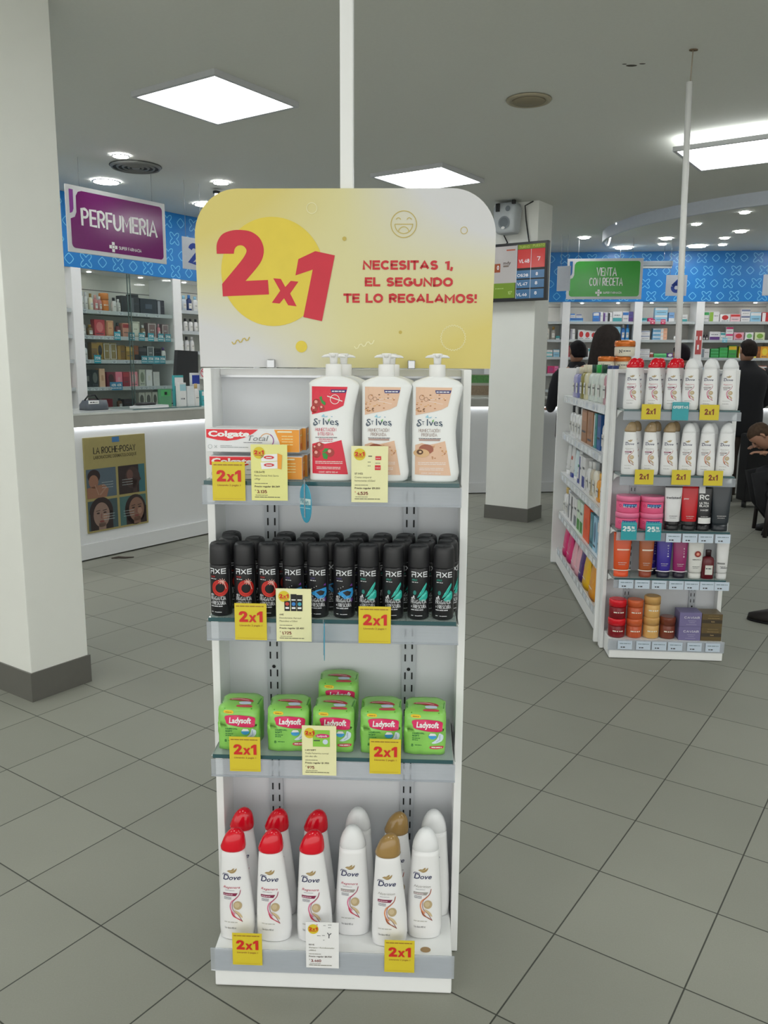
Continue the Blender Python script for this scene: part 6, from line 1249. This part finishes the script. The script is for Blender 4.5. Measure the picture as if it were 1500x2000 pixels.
def bag(key, c, y, lab, h_=.22, w_=.17, c2=None):
    def mk():
        t = thing('refill_bag', 'x', 'bag'); g = G(); g.loft([(0, w_*.5, .03, 2.6), (.02, w_*.5, .034, 2.6), (h_*.55, w_*.46, .022, 2.6), (h_*.9, w_*.36, .006, 3), (h_, w_*.3, .002, 3)], M(c, .3, noise=.1, bump=.2), 26); g.build('pouch', t)
        g = G(); mp = lambda a, b_, h: (a, -.036+.034*(b_/h_)-.002-h*.0006, b_); g.disc(0, h_*.5, w_*.26, M(c2 or (222, 190, 200), .4), mp, 1, h_*.14); g.dashes(-w_*.25, w_*.25, h_*.25, .006, PAPER, mp, 2, 3, .02); g.build('printed_label', t)
        return t
    place(key, mk if key not in _protos else None, F3.at(-y, .05, .1155), F3.a, lab, 'pouches on the bottom shelf of the gondola side')
bag('bg1', (206, 40, 110), 1.66, 'magenta pouch at the far end of the bottom gondola side shelf', .24); bag('bg1', None, 1.46, 'magenta pouch, second from the far end of the bottom gondola side shelf')
bag('bg2', (226, 170, 180), 1.26, 'pale pink pouch farther back on the bottom gondola side shelf', .2, .14); bag('bg2', None, 1.1, 'pale pink pouch next to the purple one')
bag('bg3', (70, 40, 110), .95, 'dark purple pouch on the bottom gondola side shelf', .22, .13, (150, 130, 190))
bag('bg4', (236, 176, 30), .78, 'bright yellow pouch on the bottom gondola side shelf', .24, .18, (222, 90, 50)); bag('bg5', (226, 150, 40), .55, 'orange yellow pouch nearest to the end cap', .25, .2, (240, 200, 90))
def bigjar(r, h_):
    def mk():
        t = thing('jar', 'x', 'jar'); g = G(); g.loft([(0, r*.88, r*.88), (.005, r*.96, r*.96), (h_*.55, r*.98, r*.98), (h_*.62, r*.9, r*.9)], M((214, 208, 190), .35), 30)
        mp = cyl(r*.98); g.text('N', -r*.62, -r*.3, h_*.2, h_*.42, INK, mp, 2, .05); g.dashes(-r*.2, r*.5, h_*.3, h_*.06, M((70, 74, 84)), mp, 2, 3, r*.3); g.build('body', t)
        g = G(); g.loft([(h_*.62, r*1.0, r*1.0), (h_*.9, r*1.0, r*1.0), (h_*.97, r*.95, r*.95), (h_, r*.8, r*.8)], M((206, 112, 44), .15, metal=.3), 30); g.build('lid', t)
        return t
    return mk
Z = 1.4405
for k, r, h_, x, y, z, l in (('bj1', .052, .082, 1.436, 5.4, Z, 'copper lidded cream jar, left one on the gondola top'), ('bj2', .056, .082, 1.548, 5.42, Z, 'copper lidded cream jar, right one on the gondola top'), ('bj3', .066, .1, 1.556, 5.41, Z+.083, 'large copper lidded cream jar stacked on top of two others')):
    place(k, bigjar(r, h_), (x, y, z), -.2, l)
t = thing('thin_pole', 'thin white pole from end cap to ceiling, bare wire on top', 'pole', (1.44, 4.09, 1.44))
g = G(); g.tube([(0, .0, 0), (-.035, 0, 1.32)], .0145, WHITE, 14); g.build('tube', t)
g = G(); g.tube([(-.031, 0, 1.31), (-.028, 0, CEIL-1.44)], .0028, M((150, 140, 124), .5), 6); g.loft([(CEIL-1.445, .02, .012, 2, -.026), (CEIL-1.44, .02, .012, 2, -.026)], M((100, 84, 64), .8), 12); g.build('bare_wire', t)

# ---------------- people ----------------
def skin(name, vs, es, rad, mt, parent, sub=2, root=0):
    bm = bmesh.new(); lay = bm.verts.layers.skin.verify()
    bv = [bm.verts.new(p) for p in vs]
    for i, b_ in enumerate(bv):
        r = rad[i]; b_[lay].radius = r if isinstance(r, tuple) else (r, r); b_[lay].use_root = (i == root)
    for a, b_ in es: bm.edges.new((bv[a], bv[b_]))
    me = bpy.data.meshes.new(name); bm.to_mesh(me); bm.free(); me.materials.append(mt)
    o = bpy.data.objects.new(name, me); COL.objects.link(o); o.parent = parent
    m_ = o.modifiers.new('skin', 'SKIN'); m_.use_smooth_shade = True
    s_ = o.modifiers.new('sub', 'SUBSURF'); s_.levels = sub; s_.render_levels = sub
    return o
def merge_body(o, g, hair):
    """bakes the skinned figure and the head into one body mesh; the hair becomes its child"""
    dg = bpy.context.evaluated_depsgraph_get(); me = bpy.data.meshes.new_from_object(o.evaluated_get(dg)); par = o.parent
    b = len(g.v); g.v += [v_.co[:] for v_ in me.vertices]; i = g.mi(SKN)
    for p in me.polygons: g.f.append(tuple(b+k for k in p.vertices)); g.m.append(i); g.sm.append(True)
    bpy.data.objects.remove(o); bpy.data.meshes.remove(me)
    n = g.build('body', par); hair.build('hair', n)
SKN = M((168, 126, 104), .5)
def head(body, x, y, z, hairc, s=1.0, long=False, tilt=0, beanie=False):
    """head looks towards +y; origin of the head is its centre"""
    R_ = Matrix.Rotation(tilt, 4, 'X'); T_ = Matrix.Translation((x, y, z))
    def tr(g):
        g.v = [tuple(T_ @ R_ @ Vector(p)) for p in g.v]; return g
    g = G(); rr = [(-.115, .03, .035, 2, 0, .045), (-.105, .045, .05, 2, 0, .035), (-.08, .056, .075, 2.2, 0, .015), (-.04, .066, .09, 2.2, 0, .005), (0, .073, .097, 2.2), (.05, .075, .1, 2.2), (.085, .064, .085), (.108, .042, .055), (.118, .012, .015)]
    g.loft([(a*s, b_*s, c*s, n_[0] if n_ else 2, n_[1]*s if len(n_) > 1 else 0, n_[2]*s if len(n_) > 2 else 0) for a, b_, c, *n_ in rr], SKN, 28)
    g.tube([(0, .098*s, .02*s), (0, .118*s, -.018*s), (0, .1*s, -.028*s)], [.008*s, .014*s, .009*s], SKN, 8)
    g.tube([(-.024*s, .075*s, -.062*s), (0, .086*s, -.06*s), (.024*s, .075*s, -.062*s)], .005*s, M((140, 70, 66)), 6)
    for q in (-1, 1):
        g.tube([(q*.074*s, .0, .03*s), (q*.086*s, -.008*s, .01*s), (q*.078*s, .0, -.025*s)], [.012*s, .012*s, .007*s], SKN, 8)
        g.loft([(.004*s, .012*s, .004*s, 2, q*.03*s, .092*s), (.014*s, .012*s, .004*s, 2, q*.03*s, .092*s)], M((40, 30, 26)), 8)
    hg = tr(g)
    g = G(); hm_ = M(hairc, .7, noise=.5, scale=45, bump=1, spec=.2)
    if long: rr = [(-.36, .09, .03, 2, 0, -.07), (-.3, .135, .045, 2, .01, -.075), (-.18, .142, .06, 2, .008, -.06), (-.08, .126, .085, 2, 0, -.04), (0, .112, .105, 2.1, 0, -.02), (.06, .099, .11, 2.1, 0, -.008), (.1, .076, .09, 2, 0, -.002), (.125, .042, .05), (.133, .01, .012)]
    else: rr = [(-.055, .06, .03, 2, 0, -.062), (-.02, .078, .062, 2.1, 0, -.04), (.03, .083, .085, 2.1, 0, -.022), (.07, .079, .098, 2.1, 0, -.004), (.105, .056, .072), (.126, .02, .025), (.128, .004, .005)]
    g.loft([(a*s, b_*s, c*s, n_[0] if n_ else 2, n_[1]*s if len(n_) > 1 else 0, n_[2]*s if len(n_) > 2 else 0) for a, b_, c, *n_ in rr], hm_, 30)
    merge_body(body, hg, tr(g))
def hand(vs, es, rad, wrist, base, d, up_, s=1.0):
    """adds a palm, four fingers and a thumb to a skeleton; d: pointing direction, up_: back of the hand"""
    d = Vector(d).normalized(); up_ = Vector(up_).normalized(); sd = d.cross(up_).normalized(); wp = Vector(vs[wrist])
    pm_ = len(vs); vs.append(tuple(wp+d*.045*s)); es.append((wrist, pm_)); rad.append((.024*s, .014*s))
    for i, (o_, L_) in enumerate(((-.03, .062), (-.01, .072), (.01, .068), (.03, .055))):
        p0 = wp+d*.085*s+sd*o_*s; k = len(vs)
        vs.append(tuple(p0)); rad.append(.0095*s); es.append((pm_, k)); vs.append(tuple(p0+d*L_*.5*s-up_*.006*s)); rad.append(.0085*s); es.append((k, k+1)); vs.append(tuple(p0+d*L_*.85*s-up_*.028*s)); rad.append(.0075*s); es.append((k+1, k+2))
    k = len(vs); vs.append(tuple(wp+d*.035*s-sd*.034*s)); rad.append(.0105*s); es.append((pm_, k)); vs.append(tuple(wp+d*.07*s-sd*.05*s-up_*.012*s)); rad.append(.0085*s); es.append((k, k+1))
def standing(name_label, x, y, rz, H, coat, trousers, hairc, long=False, shoulders=.2):
    t = thing('person', name_label, 'person', (x, y, 0), rz); s = H/1.75
    vs = [(0, 0, .95), (0, -.005, 1.12), (0, -.01, 1.3), (0, 0, 1.44), (0, .01, 1.52),
          (-.1, 0, .9), (-.11, .01, .5), (-.11, -.02, .09), (-.11, .08, .04), (.1, 0, .9), (.11, .01, .5), (.11, -.02, .09), (.11, .08, .04),
          (-shoulders, -.01, 1.4), (-.25, .0, 1.12), (-.2, .2, 1.03), (shoulders, -.01, 1.4), (.25, .0, 1.12), (.2, .2, 1.03)]
    es = [(0, 1), (1, 2), (2, 3), (3, 4), (0, 5), (5, 6), (6, 7), (7, 8), (0, 9), (9, 10), (10, 11), (11, 12), (3, 13), (13, 14), (14, 15), (3, 16), (16, 17), (17, 18)]
    rad = [(.15, .11), (.13, .1), (.15, .11), (.09, .07), (.05, .05), .09, .06, .042, .03, .09, .06, .042, .03, .055, .042, .03, .055, .042, .03]
    sc = lambda L_: [tuple(c*s for c in p) for p in L_]
    vs = sc(vs); hand(vs, es, rad, 15, 14, (.1, 1, 0), (0, 0, 1)); hand(vs, es, rad, 18, 17, (-.1, 1, 0), (0, 0, 1))
    rad = [(r if isinstance(r, tuple) else (r, r)) for r in rad]
    bd_ = skin('body', vs, es, rad, SKN, t)
    cm = M(coat, .85, noise=.15, scale=20, bump=.3)
    g = G(); g.loft([(a*s, b_*s, c*s, 2.5, 0, dd*s) for a, b_, c, dd in ((.72, .2, .135, 0), (.74, .205, .145, 0), (.95, .2, .15, 0), (1.1, .19, .14, -.005), (1.25, .21, .15, -.012), (1.36, .225, .14, -.01), (1.43, .19, .115, -.005), (1.475, .11, .085, .0), (1.53, .075, .075, .01), (1.535, .066, .066, .01))], cm, 30); jk = g.build('jacket', t)
    for q in (-1, 1):
        g = G(); g.tube(sc([(q*(shoulders-.035), -.01, 1.415), (q*(shoulders+.005), -.01, 1.37), (q*.25, -.008, 1.24), (q*.265, .0, 1.11), (q*.245, .09, 1.06), (q*.205, .19, 1.03)]), [.07*s, .078*s, .066*s, .062*s, .056*s, .046*s], cm, 16); g.build('jacket_sleeve', jk)
    tm = M(trousers, .85, noise=.15)
    for q in (-1, 1):
        g = G(); g.tube(sc([(q*.085, 0, .95), (q*.1, 0, .8), (q*.11, .01, .5), (q*.11, -.02, .07)]), [.11*s, .1*s, .078*s, .066*s], tm, 16); g.build('trouser_leg', t)
        g = G(); g.loft([(0, .045*s, .125*s, 2.4, q*.11*s, .05*s), (.05*s, .045*s, .12*s, 2.4, q*.11*s, .045*s), (.085*s, .04*s, .06*s, 2.2, q*.11*s, -.01*s)], BLACK, 18); g.build('shoe', t)
    head(bd_, 0, .015*s, 1.635*s, hairc, s, long)
    return t
standing('man in black jacket and grey brown trousers standing at the back counter', 3.92, 8.98, .12, 1.745, (26, 27, 32), (84, 72, 66), (38, 30, 28))
standing('person with long dark hair seen from behind, head above the copper lidded jars', 1.725, 6.5, -.3, 1.76, (40, 38, 42), (40, 42, 60), (34, 28, 26), long=True)
standing('person with black hair and black coat at the counter, left of the long haired one', 2.02, 8.72, .2, 1.715, (24, 24, 30), (40, 42, 50), (22, 20, 24))
standing('person with dark hair at the counter, head seen beside the thin pole', 3.1, 8.7, .1, 1.69, (26, 24, 34), (40, 42, 50), (30, 24, 32))
# seated person bending forward
t = thing('person', 'brown haired person in black sitting bent forward at the right edge', 'person', (3.70, 7.12, 0), 1.35)
s = 1.0
vs = [(0, 0, .5), (0, .1, .68), (0, .2, .84), (0, .26, .9), (0, .32, .9),
      (-.1, .05, .48), (-.12, .40, .5), (-.12, .16, .08), (-.12, .26, .04), (.1, .05, .48), (.12, .40, .5), (.12, .16, .08), (.12, .26, .04),
      (-.17, .2, .86), (-.22, .24, .64), (-.1, .34, .72), (.17, .2, .86), (.22, .24, .64), (.1, .33, .76)]
es = [(0, 1), (1, 2), (2, 3), (3, 4), (0, 5), (5, 6), (6, 7), (7, 8), (0, 9), (9, 10), (10, 11), (11, 12), (3, 13), (13, 14), (14, 15), (3, 16), (16, 17), (17, 18)]
rad = [(.11, .09), (.12, .1), (.12, .1), (.07, .06), (.045, .045), .065, .045, .036, .028, .065, .045, .036, .028, .05, .04, .026, .05, .04, .026]
hand(vs, es, rad, 15, 14, (.2, .9, .1), (0, -.2, 1)); hand(vs, es, rad, 18, 17, (-.1, 1, .05), (0, -.1, 1))
bd_ = skin('body', vs, es, [(r if isinstance(r, tuple) else (r, r)) for r in rad], SKN, t)
bc_ = M((20, 20, 24), .85, noise=.15)
g = G(); g.tube([(0, -.06, .47), (0, .04, .6), (0, .13, .74), (0, .2, .86), (0, .255, .9)], [.17, .18, .185, .15, .08], bc_, 20); jk = g.build('coat', t)
for q in (-1, 1):
    g = G(); g.tube([(q*.13, .19, .87), (q*.2, .23, .8), (q*.225, .24, .65), (q*.11, .34, .70 if q < 0 else .74)], [.07, .066, .056, .042], bc_, 14); g.build('sleeve', jk)
    g = G(); g.tube([(q*.09, .0, .49), (q*.12, .22, .51), (q*.125, .40, .5), (q*.125, .34, .3), (q*.12, .17, .07)], [.11, .1, .085, .075, .06], bc_, 14); g.build('trouser_leg', t)
    g = G(); g.loft([(0, .045, .13, 2.4, q*.12, .22), (.05, .045, .125, 2.4, q*.12, .215), (.085, .04, .06, 2.2, q*.12, .16)], BLACK, 18); g.build('shoe', t)
g = G(); g.loft([(.415, .2, .18, 2.6, 0, .2), (.46, .22, .22, 2.6, 0, .2), (.56, .2, .2, 2.6, 0, .2), (.6, .14, .14, 2.6, 0, .2)], bc_, 24); g.build('coat_skirt', jk)
head(bd_, 0, .39, .87, (74, 58, 46), .95, False, -1.0)
t = thing('waiting_chair', 'black metal legged chair under the seated person at the right edge', 'chair', (3.64, 7.12, 0), 1.35)
g = G(); g.box(-.24, .24, -.26, .3, .355, .405, BLACK, .015); g.build('seat', t)
g = G(); g.box(-.24, .24, -.3, -.26, .45, .85, BLACK, .012); g.build('backrest', t)
for a in (-.21, .21):
    for b_ in (-.24, .27):
        g = G(); g.tube([(a, b_, .38), (a*1.03, b_*1.05, 0)], .018, M((34, 28, 28), .5), 10); g.build('leg', t)
t = thing('wheeled_bag', 'black wheeled bag standing on the floor in front of the man in black', 'bag', (3.97, 8.55, 0), .05)
g = G(); g.box(-.2, .22, -.1, .12, .07, .78, M((20, 20, 23), .8, noise=.2), .03); g.build('bag_body', t)
g = G(); g.box(-.19, -.06, -.106, -.1, .7, .705, STEEL); g.disc(-.175, .64, .008, PAPER, flat(-.101, .002), 1, n=12); g.disc(-.175, .58, .01, PAPER, flat(-.101, .002), 1, n=12); g.build('zip_and_studs', t)
for a in (-.16, .18):
    g = G(); g.loft([(.0, .02, .035), (.07, .02, .035)], M((40, 40, 42), .6), 16); o = g.build('wheel', t); o.location = (a, 0, 0)
t = thing('shoe', 'dark shoe tip cut by the right edge on the floor', 'shoe', (2.24, 4.56, 0), .9)
g = G(); g.loft([(.012, .045, .12, 2.4), (.04, .044, .115, 2.4), (.065, .036, .08, 2.2, 0, -.03), (.085, .03, .05, 2, 0, -.05)], M((36, 32, 32), .5), 20); g.build('upper', t)
g = G(); g.loft([(0, .046, .122, 2.4), (.012, .046, .122, 2.4)], BLACK, 20); g.build('sole', t)
# small litter on the floor near the left counter
g = G(); g.tube([(0, 0, .006), (.05, .02, .007), (.1, .01, .006), (.16, .03, .005)], [.004, .01, .008, .003], M((64, 56, 50), .8), 6)
tag(g.build('dry_leaf', loc=(-2.06, 6.02, 0), rz=.1), 'small dark dry leaf on the floor in front of the left counter', 'leaf')
